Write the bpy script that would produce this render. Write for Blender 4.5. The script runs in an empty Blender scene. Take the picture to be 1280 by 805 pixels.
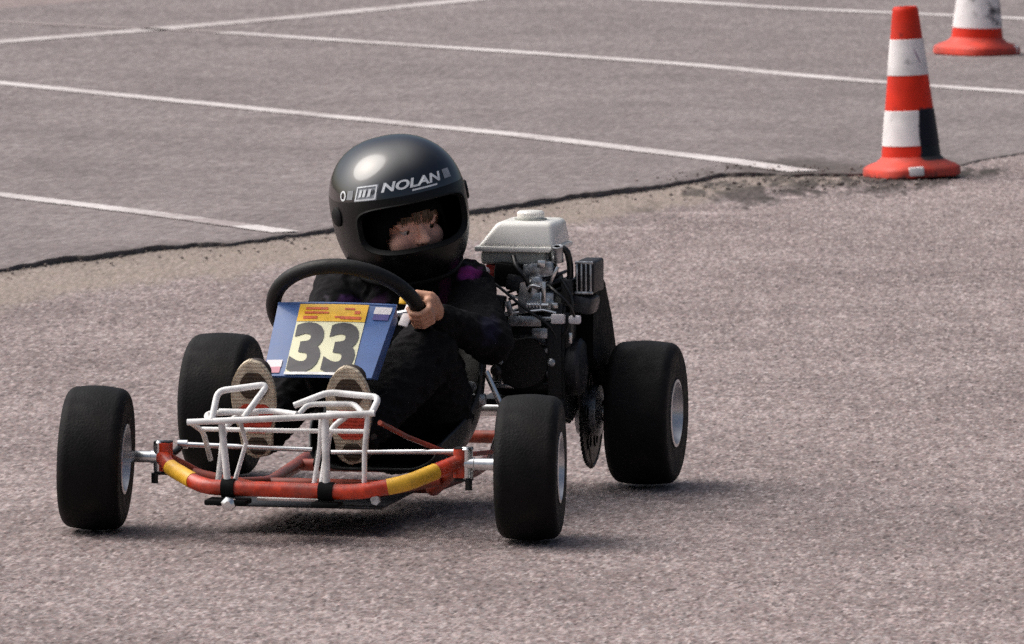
import bpy, bmesh, math, random
import numpy as np
from mathutils import Vector, Matrix, Quaternion, noise
random.seed(7); rng = np.random.default_rng(11)
V = Vector; R = math.radians; PI = math.pi
sc = bpy.context.scene
col = sc.collection

# ------------------------------------------------------------------ camera numbers (telephoto, eye height)
F_PX, Y_HOR, CAM_H = 9500.0, -450.0, 1.575          # in the photo's 1280 x 805 pixels
PITCH = math.atan((402.5 - Y_HOR) / F_PX)
def ground_at(u, v, z=0.0):
    c, s = math.cos(PITCH), math.sin(PITCH)
    d = V((u - 640, c*F_PX + s*(402.5 - v), -s*F_PX + c*(402.5 - v)))
    return V((0, 0, CAM_H)) + d*((z - CAM_H)/d.z)

# ------------------------------------------------------------------ materials
def nt(name):
    m = bpy.data.materials.new(name); m.use_nodes = True
    n = m.node_tree.nodes; l = m.node_tree.links
    return m, n, l, n['Principled BSDF']
def mat(name, c, rough=0.5, metal=0.0, var=0.25, scale=40.0, bump=0.0, bscale=None, coat=0.0, spec=0.5, dirt=0.0, sheen=0.0, attr=None, soot=None):
    m, n, l, b = nt(name)
    tc = n.new('ShaderNodeTexCoord')
    nz = n.new('ShaderNodeTexNoise'); nz.inputs['Scale'].default_value = scale; nz.inputs['Detail'].default_value = 6
    l.new(tc.outputs['Object'], nz.inputs['Vector'])
    rp = n.new('ShaderNodeMapRange'); rp.inputs[1].default_value = .3; rp.inputs[2].default_value = .7
    rp.inputs[3].default_value = 1 - var; rp.inputs[4].default_value = 1 + var
    l.new(nz.outputs['Fac'], rp.inputs['Value'])
    mul = n.new('ShaderNodeVectorMath'); mul.operation = 'MULTIPLY'
    if attr:
        at = n.new('ShaderNodeAttribute'); at.attribute_name = attr
        l.new(at.outputs['Color'], mul.inputs[0])
    else:
        mul.inputs[0].default_value = c[:3]
    l.new(rp.outputs[0], mul.inputs[1])
    src = mul.outputs[0]
    if dirt > 0:
        n2 = n.new('ShaderNodeTexNoise'); n2.inputs['Scale'].default_value = scale*.3; n2.inputs['Detail'].default_value = 8
        l.new(tc.outputs['Object'], n2.inputs['Vector'])
        r2 = n.new('ShaderNodeMapRange'); r2.inputs[1].default_value = .48; r2.inputs[2].default_value = .68
        r2.inputs[4].default_value = dirt
        l.new(n2.outputs['Fac'], r2.inputs['Value'])
        mx = n.new('ShaderNodeMix'); mx.data_type = 'RGBA'
        l.new(r2.outputs[0], mx.inputs['Factor']); l.new(src, mx.inputs['A'])
        mx.inputs['B'].default_value = (.07, .055, .045, 1)
        src = mx.outputs['Result']
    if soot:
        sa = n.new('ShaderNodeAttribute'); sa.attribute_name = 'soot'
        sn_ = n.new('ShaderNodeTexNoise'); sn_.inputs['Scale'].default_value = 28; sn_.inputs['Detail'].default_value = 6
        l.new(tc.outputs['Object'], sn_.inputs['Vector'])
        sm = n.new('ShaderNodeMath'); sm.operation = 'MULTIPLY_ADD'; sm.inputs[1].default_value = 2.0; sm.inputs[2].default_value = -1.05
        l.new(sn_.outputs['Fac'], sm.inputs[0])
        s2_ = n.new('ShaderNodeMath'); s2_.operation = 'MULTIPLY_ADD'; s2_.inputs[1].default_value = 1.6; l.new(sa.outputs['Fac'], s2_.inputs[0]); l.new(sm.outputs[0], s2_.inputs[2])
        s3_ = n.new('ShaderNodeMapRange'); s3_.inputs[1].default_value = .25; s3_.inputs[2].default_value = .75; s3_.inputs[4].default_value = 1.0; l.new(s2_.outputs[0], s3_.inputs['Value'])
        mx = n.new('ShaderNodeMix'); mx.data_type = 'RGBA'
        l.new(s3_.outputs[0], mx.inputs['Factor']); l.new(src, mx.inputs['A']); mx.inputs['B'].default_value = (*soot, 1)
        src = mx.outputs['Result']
    l.new(src, b.inputs['Base Color'])
    rr = n.new('ShaderNodeMapRange'); rr.inputs[1].default_value = .3; rr.inputs[2].default_value = .7
    rr.inputs[3].default_value = max(.03, rough - .1); rr.inputs[4].default_value = min(1, rough + .12)
    l.new(nz.outputs['Fac'], rr.inputs['Value']); l.new(rr.outputs[0], b.inputs['Roughness'])
    b.inputs['Metallic'].default_value = metal
    b.inputs['Specular IOR Level'].default_value = spec
    b.inputs['Coat Weight'].default_value = coat; b.inputs['Coat Roughness'].default_value = .06
    b.inputs['Sheen Weight'].default_value = sheen
    if bump > 0:
        nb = n.new('ShaderNodeTexNoise'); nb.inputs['Scale'].default_value = bscale or scale*3; nb.inputs['Detail'].default_value = 4
        l.new(tc.outputs['Object'], nb.inputs['Vector'])
        bp = n.new('ShaderNodeBump'); bp.inputs['Strength'].default_value = bump; bp.inputs['Distance'].default_value = .002
        l.new(nb.outputs['Fac'], bp.inputs['Height']); l.new(bp.outputs[0], b.inputs['Normal'])
    return m

M = {}
M['tyre'] = mat('tyre_rubber', (.0042, .0038, .0044), .66, 0, .6, 35, .6, 260, spec=.16, dirt=.15)
M['tyre_side'] = mat('tyre_sidewall', (.013, .0125, .013), .55, 0, .3, 60, .2, 250, spec=.35)
M['rim'] = mat('rim_alloy', (.72, .72, .73), .32, .75, .12, 50, .05, dirt=.15)
M['hubcap'] = mat('hub_dark', (.05, .05, .055), .45, .5, .2, 60)
M['chrome'] = mat('bright_steel', (.80, .80, .80), .22, .9, .1, 50, dirt=.12)
M['alloy'] = mat('cast_alloy', (.50, .52, .54), .34, .85, .45, 90, .25, 400, dirt=.3)
M['alloy_dark'] = mat('dark_alloy', (.03, .03, .034), .5, .6, .35, 90, .25, 400)
M['white'] = mat('white_enamel', (.80, .79, .78), .34, 0, .14, 60, .12, coat=.2, dirt=.4)
M['tank'] = mat('cream_tank_paint', (.86, .84, .79), .33, 0, .06, 25, .05, coat=.25, dirt=.06)
M['tank_lower'] = mat('grey_tank_lower', (.36, .37, .34), .45, 0, .12, 30)
M['red'] = mat('red_orange_paint', (.54, .042, .011), .36, 0, .35, 55, .15, coat=.15, dirt=.55)
M['rail'] = mat('worn_red_paint', (.25, .035, .015), .42, 0, .3, 40, .05, coat=.1, dirt=.6)
M['yellow'] = mat('yellow_tape', (.80, .44, .03), .45, 0, .15, 60, dirt=.2)
M['black'] = mat('black_paint', (.010, .010, .011), .4, 0, .3, 60, .1)
M['blackm'] = mat('black_matt', (.004, .004, .0045), .75, 0, .3, 60, .2, spec=.12)
M['gunmetal'] = mat('black_metal', (.010, .010, .011), .42, .3, .35, 70, .2)
M['seat'] = mat('seat_fibreglass', (.010, .010, .011), .45, 0, .3, 30, .15)
M['blue'] = mat('blue_plastic', (.042, .115, .33), .36, 0, .16, 22, .05, coat=.25, dirt=.2)
M['plate'] = mat('cream_plate', (.78, .76, .52), .4, 0, .07, 40, dirt=.1)
M['strip'] = mat('amber_strip', (.84, .47, .012), .4, 0, .12, 60)
M['stripink'] = mat('red_print', (.62, .10, .02), .45, 0, .2, 90)
M['digit'] = mat('dark_digits', (.042, .038, .045), .38, 0, .3, 50)
M['sticker'] = mat('white_sticker', (.78, .74, .76), .45, 0, .08, 60)
M['stickerpink'] = mat('pink_print', (.62, .26, .33), .45, 0, .15, 60)
M['stickerblue'] = mat('navy_print', (.07, .06, .24), .45, 0, .15, 60)
M['wheelgrip'] = mat('grip_rubber', (.005, .005, .0055), .5, 0, .3, 60, .3, 500, spec=.3)
M['shell'] = mat('helmet_gloss', (.003, .003, .0038), .13, 0, .2, 8, .0, spec=.62)
M['shell'].node_tree.nodes['Principled BSDF'].inputs['IOR'].default_value = 1.8
M['chin'] = mat('helmet_chin_black', (.003, .003, .0035), .3, 0, .2, 8, .0, spec=.3)
M['lining'] = mat('helmet_lining', (.003, .0028, .0035), .95, 0, .3, 60, .4, 500, spec=.1)
M['trim'] = mat('rubber_trim', (.0035, .0035, .004), .6, 0, .2, 60, spec=.2)
M['print'] = mat('silver_print', (.66, .69, .72), .3, 0, .12, 60, coat=.5)
M['printgrey'] = mat('grey_print', (.24, .26, .29), .3, 0, .2, 60, coat=.5)
def grooves(m, scale, strength):
    n = m.node_tree.nodes; l = m.node_tree.links; b = n['Principled BSDF']
    tc = n.new('ShaderNodeTexCoord'); wv = n.new('ShaderNodeTexWave'); wv.bands_direction = 'Z'; wv.inputs['Scale'].default_value = scale; wv.inputs['Distortion'].default_value = 1.5
    l.new(tc.outputs['Object'], wv.inputs['Vector'])
    bp = n.new('ShaderNodeBump'); bp.inputs['Strength'].default_value = strength; bp.inputs['Distance'].default_value = .003
    l.new(wv.outputs['Fac'], bp.inputs['Height']); l.new(bp.outputs[0], b.inputs['Normal'])
M['sole'] = mat('gum_sole', (.58, .49, .37), .7, 0, .25, 60, .4, 300, dirt=.35)
M['soledark'] = mat('sole_tread_dark', (.055, .035, .022), .75, 0, .4, 80, .4, 300)
M['solered'] = mat('sole_red', (.50, .045, .02), .6, 0, .25, 80, .3, 300)
for k_ in ('sole', 'soledark', 'solered'): grooves(M[k_], 46, .35)
M['shoe'] = mat('shoe_leather', (.03, .02, .018), .6, 0, .3, 60, .2)
M['hair'] = mat('dark_brown_hair', (.12, .075, .042), .5, 0, .4, 200, .3, 600)
M['eye'] = mat('eye_white', (.48, .43, .40), .15, 0, .05, 60)
M['iris'] = mat('eye_iris', (.03, .018, .01), .1, 0, .2, 200)
M['orange'] = mat('cone_orange', (.66, .030, .012), .5, 0, .16, 18, .08, dirt=.3, spec=.18, soot=(.010, .017, .024))
M['orange2'] = mat('cone_base_rubber', (.64, .050, .026), .6, 0, .25, 18, .12, dirt=.5, soot=(.03, .025, .025))
M['conewhite'] = mat('cone_sleeve', (.82, .78, .78), .38, 0, .08, 25, .08, dirt=.28, spec=.15, soot=(.012, .012, .022))
M['scuff'] = mat('cone_scuff', (.025, .023, .03), .6, 0, .5, 40, .2)
M['redshroud'] = mat('red_shroud', (.38, .03, .02), .4, 0, .15, 40, coat=.2)

def skin_mat(name, rough, attr, bumpd, bscale, sss=.0):
    m = mat(name, (1, 1, 1), rough, 0, .1, 60, .25, bscale, attr=attr)
    b = m.node_tree.nodes['Principled BSDF']
    b.inputs['Subsurface Weight'].default_value = sss
    b.inputs['Subsurface Radius'].default_value = (.008, .003, .0015)
    return m
M['skin'] = skin_mat('skin', .5, 'tint', .08, 500, 0)
M['suit'] = mat('racing_suit_cloth', (1, 1, 1), .85, 0, .3, 35, .4, 700, attr='tint', spec=.16)

# ------------------------------------------------------------------ mesh helpers
def fillet(pts, r, n=5):
    pts = [V(p) for p in pts]; out = [pts[0]]
    for a, b, c in zip(pts, pts[1:], pts[2:]):
        d1, d2 = (a - b), (c - b); k = min(r, d1.length*.48, d2.length*.48)
        p, q = b + d1.normalized()*k, b + d2.normalized()*k
        for i in range(n + 1):
            t = i/n; out.append(p*(1-t)**2 + b*2*t*(1-t) + q*t*t)
    out.append(pts[-1]); return out
def tube(bm, pts, r, seg=14, closed=False, caps=True):
    pts = [V(p) for p in pts]; n = len(pts)
    rr = r if hasattr(r, '__len__') else [r]*n
    tg = []
    for i in range(n):
        a = pts[i-1] if (i or closed) else pts[0]; b = pts[(i+1) % n] if (i < n-1 or closed) else pts[-1]
        tg.append((b - a).normalized())
    u = tg[0].orthogonal().normalized(); rings = []
    for i in range(n):
        if i: u = tg[i-1].rotation_difference(tg[i]) @ u
        u = (u - tg[i]*u.dot(tg[i])).normalized(); w = tg[i].cross(u)
        rings.append([bm.verts.new(pts[i] + (u*math.cos(2*PI*k/seg) + w*math.sin(2*PI*k/seg))*rr[i]) for k in range(seg)])
    last = n if closed else n-1
    for i in range(last):
        A, B = rings[i], rings[(i+1) % n]
        off = 0
        if closed and i == n-1:
            off = min(range(seg), key=lambda o: (A[0].co - B[o].co).length)
        for k in range(seg):
            bm.faces.new((A[k], A[(k+1) % seg], B[(k+1+off) % seg], B[(k+off) % seg]))
    if caps and not closed:
        bm.faces.new(rings[0][::-1]); bm.faces.new(rings[-1])
def box(bm, c, s, rot=None, bev=0.0, seg=2, taper=None, shift=0.0):
    t = bmesh.new(); bmesh.ops.create_cube(t, size=1)
    for v in t.verts:
        if taper and v.co.z > 0: v.co.x = v.co.x*taper[0] + shift; v.co.y *= taper[1]
        v.co = V((v.co.x*s[0], v.co.y*s[1], v.co.z*s[2]))
    if bev > 0: bmesh.ops.bevel(t, geom=t.edges[:], offset=bev, segments=seg, profile=.5, affect='EDGES')
    m4 = Matrix.Translation(V(c)) @ (rot.to_4x4() if rot else Matrix())
    bmesh.ops.transform(t, matrix=m4, verts=t.verts); add(bm, t)
def add(bm, t):
    mp = {}
    for v in t.verts: mp[v] = bm.verts.new(v.co)
    for f in t.faces:
        g = bm.faces.new([mp[v] for v in f.verts]); g.material_index = f.material_index
    t.free()
def axis_mat(o, axis, up=None):
    z = V(axis).normalized(); x = (V(up) - z*V(up).dot(z)).normalized() if up is not None else z.orthogonal().normalized()
    y = z.cross(x)
    return Matrix.Translation(V(o)) @ Matrix((x, y, z)).transposed().to_4x4()
def lathe(bm, prof, o=(0,0,0), axis=(0,0,1), seg=48, closed=False):
    m = axis_mat(o, axis); rings = []
    for r, h in prof:
        if r < 1e-6: rings.append([bm.verts.new(m @ V((0,0,h)))])
        else: rings.append([bm.verts.new(m @ V((r*math.cos(2*PI*k/seg), r*math.sin(2*PI*k/seg), h))) for k in range(seg)])
    pr = list(zip(rings, rings[1:])) + ([(rings[-1], rings[0])] if closed else [])
    for A, B in pr:
        if len(A) == 1 and len(B) == 1: continue
        for k in range(seg):
            k2 = (k+1) % seg
            if len(A) == 1: bm.faces.new((A[0], B[k2], B[k]))
            elif len(B) == 1: bm.faces.new((A[k], A[k2], B[0]))
            else: bm.faces.new((A[k], A[k2], B[k2], B[k]))
def prism(bm, pts2, m4, h, bev=0.0):
    """extrude a 2-d outline (x, y) by h along local z"""
    t = bmesh.new()
    f = t.faces.new([t.verts.new((x, y, 0)) for x, y in pts2])
    e = bmesh.ops.extrude_face_region(t, geom=[f])
    bmesh.ops.translate(t, vec=(0, 0, h), verts=[v for v in e['geom'] if isinstance(v, bmesh.types.BMVert)])
    bmesh.ops.recalc_face_normals(t, faces=t.faces)
    if bev > 0:
        bmesh.ops.bevel(t, geom=[x for x in t.edges if x.calc_face_angle(0) > .6], offset=bev, segments=2, affect='EDGES')
    bmesh.ops.transform(t, matrix=m4, verts=t.verts); add(bm, t)
def round_cone(bm, a, b, ra, rb, seg=18, squash=None):
    a, b = V(a), V(b); t = bmesh.new()
    for c, r in ((a, ra), (b, rb)):
        m = Matrix.Translation(c) @ (squash.to_4x4() if squash else Matrix())
        bmesh.ops.create_uvsphere(t, u_segments=seg, v_segments=seg//2, radius=r, matrix=m)
    h = bmesh.ops.convex_hull(t, input=t.verts[:])
    dead = [g for g in set(h['geom_interior'] + h['geom_unused']) if isinstance(g, bmesh.types.BMVert)]
    bmesh.ops.delete(t, geom=dead, context='VERTS')
    add(bm, t)
def ell(bm, c, r, rot=None, seg=20):
    m = Matrix.Translation(V(c)) @ (rot.to_4x4() if rot else Matrix()) @ Matrix.Diagonal((r[0], r[1], r[2], 1))
    bmesh.ops.create_uvsphere(bm, u_segments=seg, v_segments=seg//2, radius=1, matrix=m)

def obj(name, bm, mats, parent=None, smooth=32, origin=None, fix=True):
    if fix: bmesh.ops.recalc_face_normals(bm, faces=bm.faces)
    if origin is not None: bmesh.ops.translate(bm, vec=-V(origin), verts=bm.verts)
    me = bpy.data.meshes.new(name); bm.to_mesh(me); bm.free()
    for m in (mats if isinstance(mats, (list, tuple)) else [mats]): me.materials.append(m)
    if smooth:
        me.shade_smooth(); me.set_sharp_from_angle(angle=R(smooth))
    o = bpy.data.objects.new(name, me); col.objects.link(o)
    if parent: o.parent = parent
    if origin is not None: o.location = origin
    return o
def tag(o, label=None, cat=None, group=None, kind=None):
    for k, v in (('label', label), ('category', cat), ('group', group), ('kind', kind)):
        if v: o[k] = v
    return o
def empty(name, loc, rz=0):
    o = bpy.data.objects.new(name, None); o.empty_display_size = .1; col.objects.link(o)
    o.location = loc; o.rotation_euler = (0, 0, rz); return o
def remeshed(bm, voxel, smooth_n=4, fac=.5):
    me = bpy.data.meshes.new('tmp'); bm.to_mesh(me); bm.free()
    o = bpy.data.objects.new('tmp', me); col.objects.link(o)
    r = o.modifiers.new('r', 'REMESH'); r.mode = 'VOXEL'; r.voxel_size = voxel
    if smooth_n:
        s = o.modifiers.new('s', 'SMOOTH'); s.factor = fac; s.iterations = smooth_n
    dg = bpy.context.evaluated_depsgraph_get(); dg.update()
    m2 = bpy.data.meshes.new_from_object(o.evaluated_get(dg))
    bpy.data.objects.remove(o); bpy.data.meshes.remove(me)
    return m2
def text_mesh(body, size, bold=0.0, shear=0.0, sx=1.0, spacing=1.0):
    """flat lettering as a list of (verts, faces), centred on its box"""
    cu = bpy.data.curves.new('t', 'FONT'); cu.body = body; cu.size = size; cu.offset = bold*size; cu.shear = shear
    cu.space_character = spacing; cu.resolution_u = 4; cu.fill_mode = 'FRONT'
    o = bpy.data.objects.new('t', cu); col.objects.link(o)
    dg = bpy.context.evaluated_depsgraph_get(); dg.update()
    me = bpy.data.meshes.new_from_object(o.evaluated_get(dg))
    vs = [v.co.copy() for v in me.vertices]; fs = [tuple(p.vertices) for p in me.polygons]
    bpy.data.objects.remove(o); bpy.data.curves.remove(cu); bpy.data.meshes.remove(me)
    x0, x1 = min(v.x for v in vs), max(v.x for v in vs); y0, y1 = min(v.y for v in vs), max(v.y for v in vs)
    vs = [V(((v.x - (x0+x1)/2)*sx, v.y - (y0+y1)/2, 0)) for v in vs]
    return vs, fs, (x1-x0)*sx, y1-y0

# ------------------------------------------------------------------ ground
EDGE_PX = [(-700, 428), (-60, 349), (0, 340), (100, 327), (200, 311), (300, 303), (400, 290), (500, 277), (600, 264), (700, 252), (780, 243), (840, 233),
           (900, 222), (960, 220), (1020, 219), (1080, 217), (1200, 206), (1290, 190), (1700, 130)]
ep = [ground_at(u, v) for u, v in EDGE_PX]
EX = np.array([p.x for p in ep]); EY = np.array([p.y for p in ep])
def n1(x, s, seed=0.0): return noise.noise(V((x*s, seed, 3.7)))
def edge_y(x):
    y = float(np.interp(x, EX, EY))
    return y + .10*n1(x, 3, 1) + .05*n1(x, 11, 2) + .025*n1(x, 40, 5)
def step_h(x):
    k = min(1, max(0, (x - .55)/.75)); k = k*k*(3-2*k)
    k2 = min(1, max(0, (.05 - x)/.8))
    return (.0150 - .003*k2)*(1 - k) + .0018*k
def lip(x):
    return .0080*n1(x, 2.3, 8) + .006*n1(x, 9, 4) + .004*n1(x, 31, 6) - .002

def asphalt(name, dark, mid, light, sand=False, gv=.2, cell=140.0):
    m, n, l, b = nt(name)
    tc = n.new('ShaderNodeTexCoord')
    vo = n.new('ShaderNodeTexVoronoi'); vo.inputs['Scale'].default_value = cell
    l.new(tc.outputs['Object'], vo.inputs['Vector'])
    sep = n.new('ShaderNodeSeparateColor'); l.new(vo.outputs['Color'], sep.inputs[0])
    at = n.new('ShaderNodeAttribute'); at.attribute_name = 'grain'
    asep = n.new('ShaderNodeSeparateColor'); l.new(at.outputs['Color'], asep.inputs[0])
    big = n.new('ShaderNodeTexNoise'); big.inputs['Scale'].default_value = 1.3; big.inputs['Detail'].default_value = 8; big.inputs['Roughness'].default_value = .6
    l.new(tc.outputs['Object'], big.inputs['Vector'])
    mp2 = n.new('ShaderNodeMapping'); mp2.inputs['Scale'].default_value = (9, 9, 9); l.new(tc.outputs['Object'], mp2.inputs['Vector'])
    med = n.new('ShaderNodeTexNoise'); med.inputs['Scale'].default_value = 1.6; med.inputs['Detail'].default_value = 5
    l.new(mp2.outputs[0], med.inputs['Vector'])
    # per-stone value
    a1 = n.new('ShaderNodeMath'); a1.operation = 'MULTIPLY_ADD'; a1.inputs[1].default_value = gv
    l.new(sep.outputs[0], a1.inputs[0]); 
    a2 = n.new('ShaderNodeMath'); a2.operation = 'MULTIPLY'; a2.inputs[1].default_value = 1 - gv
    l.new(asep.outputs[0], a2.inputs[0]); l.new(a2.outputs[0], a1.inputs[2])
    a3 = n.new('ShaderNodeMath'); a3.operation = 'MULTIPLY_ADD'; a3.inputs[1].default_value = .55
    l.new(big.outputs['Fac'], a3.inputs[0]); l.new(a1.outputs[0], a3.inputs[2])
    a4 = n.new('ShaderNodeMath'); a4.operation = 'MULTIPLY_ADD'; a4.inputs[1].default_value = .35
    l.new(med.outputs['Fac'], a4.inputs[0]); l.new(a3.outputs[0], a4.inputs[2])
    cr = n.new('ShaderNodeValToRGB'); e = cr.color_ramp.elements
    e[0].position = .42; e[0].color = (*dark, 1); e[1].position = 1.35 if False else 1.0; e[1].color = (*light, 1)
    k = cr.color_ramp.elements.new(.74); k.color = (*mid, 1)
    dv = n.new('ShaderNodeMath'); dv.operation = 'DIVIDE'; dv.inputs[1].default_value = 1.28; l.new(a4.outputs[0], dv.inputs[0])
    l.new(dv.outputs[0], cr.inputs[0]); src = cr.outputs['Color']
    # a little colour variety between stones
    hs = n.new('ShaderNodeHueSaturation')
    h1 = n.new('ShaderNodeMapRange'); h1.inputs[3].default_value = .485; h1.inputs[4].default_value = .515; l.new(sep.outputs[1], h1.inputs['Value'])
    s1 = n.new('ShaderNodeMapRange'); s1.inputs[3].default_value = .6; s1.inputs[4].default_value = 1.4; l.new(sep.outputs[2], s1.inputs['Value'])
    l.new(h1.outputs[0], hs.inputs['Hue']); l.new(s1.outputs[0], hs.inputs['Saturation']); l.new(src, hs.inputs['Color']); src = hs.outputs['Color']
    def mixto(src, facsock, colr):
        mx = n.new('ShaderNodeMix'); mx.data_type = 'RGBA'; l.new(facsock, mx.inputs['Factor']); l.new(src, mx.inputs['A'])
        mx.inputs['B'].default_value = (*colr, 1); return mx.outputs['Result']
    if sand:
        md = n.new('ShaderNodeMath'); md.operation = 'MULTIPLY'; md.inputs[1].default_value = .72
        l.new(asep.outputs[1], md.inputs[0])
        src = mixto(src, md.outputs[0], (.295, .243, .195))
        src = mixto(src, asep.outputs[2], (.026, .021, .018))
    else:
        src = mixto(src, asep.outputs[2], (.05, .042, .036))
    l.new(src, b.inputs['Base Color'])
    b.inputs['Roughness'].default_value = .85; b.inputs['Specular IOR Level'].default_value = .3
    bp = n.new('ShaderNodeBump'); bp.inputs['Strength'].default_value = .5; bp.inputs['Distance'].default_value = .002
    l.new(sep.outputs[0], bp.inputs['Height']); l.new(bp.outputs[0], b.inputs['Normal'])
    return m
NEAR = asphalt('near_asphalt', (.082, .063, .060), (.230, .183, .177), (.43, .358, .348), True, cell=170)
FAR = asphalt('far_asphalt', (.092, .076, .076), (.198, .166, .164), (.33, .288, .284), False, cell=170)

def smooth_noise(ny, nx, sy, sx):
    """cheap value noise on a grid, cells of sy x sx samples"""
    gy, gx = int(ny/sy) + 3, int(nx/sx) + 3
    g = rng.random((gy, gx))
    yy = np.arange(ny)/sy; xx = np.arange(nx)/sx
    y0 = yy.astype(int); x0 = xx.astype(int); fy = (yy - y0)[:, None]; fx = (xx - x0)[None, :]
    fy = fy*fy*(3-2*fy); fx = fx*fx*(3-2*fx)
    a = g[y0][:, x0]; b_ = g[y0][:, x0+1]; c = g[y0+1][:, x0]; d = g[y0+1][:, x0+1]
    return (a*(1-fx) + b_*fx)*(1-fy) + (c*(1-fx) + d*fx)*fy
def grid_mesh(name, X, Y, Z, G, m, smooth=False):
    ny, nx = X.shape
    co = np.stack([X, Y, Z], -1).reshape(-1, 3).astype(np.float32)
    idx = np.arange(ny*nx).reshape(ny, nx)
    q = np.stack([idx[:-1, :-1], idx[:-1, 1:], idx[1:, 1:], idx[1:, :-1]], -1).reshape(-1, 4)
    me = bpy.data.meshes.new(name)
    me.vertices.add(len(co)); me.vertices.foreach_set('co', co.ravel())
    me.loops.add(q.size); me.loops.foreach_set('vertex_index', q.ravel().astype(np.int32))
    me.polygons.add(len(q)); me.polygons.foreach_set('loop_start', np.arange(0, q.size, 4, dtype=np.int32))
    me.update(calc_edges=True)
    at = me.color_attributes.new('grain', 'FLOAT_COLOR', 'POINT')
    at.data.foreach_set('color', G.reshape(-1, 4).astype(np.float32).ravel())
    me.materials.append(m)
    if smooth: me.shade_smooth()
    o = bpy.data.objects.new(name, me); col.objects.link(o); return o

# near asphalt: real bumpy surface so that the stones stand up at this grazing angle
xs = np.arange(-2.3, 2.3, .0046)
ys = [10.6]
while ys[-1] < 27.0: ys.append(ys[-1] + .0115 + .0010*(ys[-1] - 10.6))
ys = np.array(ys)
X, Y = np.meshgrid(xs, ys); ny, nx = X.shape
stone = np.clip(  .5 + .17*rng.standard_normal((ny, nx)), 0, 1); odd = rng.random((ny, nx))
stone = np.where(odd < .05, -.15, np.where(odd > .965, 1.2, stone)); st2 = smooth_noise(ny, nx, 1.6, 2.2)
hgt_ = rng.random((ny, nx))
Z = -.0046 + .0018*st2 + .0030*hgt_**1.5
Z += .006*(smooth_noise(ny, nx, 110, 90) - .5)*.6
edge_arr = np.array([edge_y(x) for x in xs])
slope = 1.75
dist = (edge_arr[None, :] - Y)/math.sqrt(1 + slope**2)             # distance in front of the broken edge
big = smooth_noise(ny, nx, 40, 22); mid = smooth_noise(ny, nx, 9, 6); fin = smooth_noise(ny, nx, 3, 3)
wob = big*.5 + mid*.3 + fin*.2
taper = np.clip((1.25 - X)/.9, 0, 1)
wid = (.50 + .10*np.clip(-X, 0, 2))*(.35 + .65*taper)
sandm = np.clip((wid - dist)/.16 + (wob - .5)*1.6, 0, 1)*np.clip((1.35 - X)/.35, 0, 1)
sandm *= np.where(dist < -.1, 0, 1)
sandm *= .55 + .45*fin
wet = np.zeros_like(X)
def blob(px, py, rx, ry, k=1.0):
    p = ground_at(px, py)
    q = ((X - p.x)/rx)**2 + ((Y - p.y)/ry)**2
    return k*np.clip(1.25 - q + (big*.3 + mid*.35 + fin*.35 - .5)*3.6, 0, 1)*(.62 + .38*smooth_noise(ny, nx, 6, 14))
for a in ((945, 240, .16, .50), (1000, 233, .16, .50), (1060, 230, .16, .42), (1105, 225, .18, .34), (1185, 214, .18, .25), (915, 232, .10, .35), (870, 240, .05, .2)):
    wet = np.maximum(wet, blob(*a, .95))
wet = np.maximum(wet, blob(800, 262, .05, .25, .55)); wet = np.maximum(wet, blob(815, 254, .03, .18, .5))
wet = np.maximum(wet, np.clip(1 - np.abs(dist)/.035, 0, 1)*.65*(X < 1.0))   # grime and the step's shade, painted into its corner
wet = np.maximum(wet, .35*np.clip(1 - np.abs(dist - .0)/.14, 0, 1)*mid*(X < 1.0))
chalk = np.maximum(blob(985, 246, .05, .07), blob(760, 284, .14, .07, .4)); chalk = np.maximum(chalk, blob(870, 266, .12, .06, .5))
Z += .006*np.clip(wet - .4, 0, 1)*fin
G = np.stack([np.clip(.72*stone + .28*st2 + chalk*.6, 0, 1.6), np.clip(sandm, 0, 1), np.clip(wet - chalk, 0, 1), np.ones_like(X)], -1)
# flat where nothing shows any more, beyond the edge
Z = np.where(dist < -.3, -.012, Z)
near = grid_mesh('ground', X, Y, Z, G, NEAR)
tag(near, 'pale pinkish coarse asphalt the kart is driving on', kind='structure')

# far asphalt slab with its broken edge
xs2 = np.arange(-2.9, 2.9, .010)
ts = [0.0, .0]
t = .004
while t < 15: ts.append(t); t += .012 + .0022*t
ts = np.array(ts)
e2 = np.array([edge_y(x) for x in xs2]); h2 = np.array([step_h(x) for x in xs2])
X2 = np.repeat(xs2[None, :], len(ts), 0); Y2 = e2[None, :] + ts[:, None]
ny2, nx2 = X2.shape
rag = smooth_noise(1, nx2, 1, 2)[0]
stone2 = rng.random((ny2, nx2)); s2 = smooth_noise(ny2, nx2, 2, 2)
Z2 = h2[None, :] + .0007*(s2 - 1) + .0012*(stone2 - 1) 
lp = np.array([lip(x) for x in xs2])*np.clip(h2/.014, 0, 1)
Z2 += lp[None, :]*np.exp(-ts[:, None]/.12)
Z2[0, :] = -.02; Y2[0, :] += .006
Z2[1, :] -= .003*rag; Z2[2, :] -= .001*rag
w2 = np.zeros_like(X2); bigf = smooth_noise(ny2, nx2, 24, 14); finf = smooth_noise(ny2, nx2, 4, 4)
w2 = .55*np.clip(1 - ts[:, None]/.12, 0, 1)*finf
w2[0, :] = .8; w2[1, :] = .5  # step face coloured dark: the shade on it is put into the colour
for px, py, rx, ry, k in ((985, 216, .20, .5, .7), (1040, 214, .16, .5, .6), (905, 224, .14, .3, .5), (1180, 208, .3, .4, .35)):
    p = ground_at(px, py); q = ((X2 - p.x)/rx)**2 + ((Y2 - p.y)/ry)**2
    w2 = np.maximum(w2, k*np.clip(1.3 - q + (bigf*.6 + finf*.4 - .5)*2.2, 0, 1))
G2 = np.stack([.5 + .55*(stone2 - .5) + .15*(s2 - .5), np.zeros_like(X2), np.clip(w2, 0, 1), np.ones_like(X2)], -1)
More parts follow.
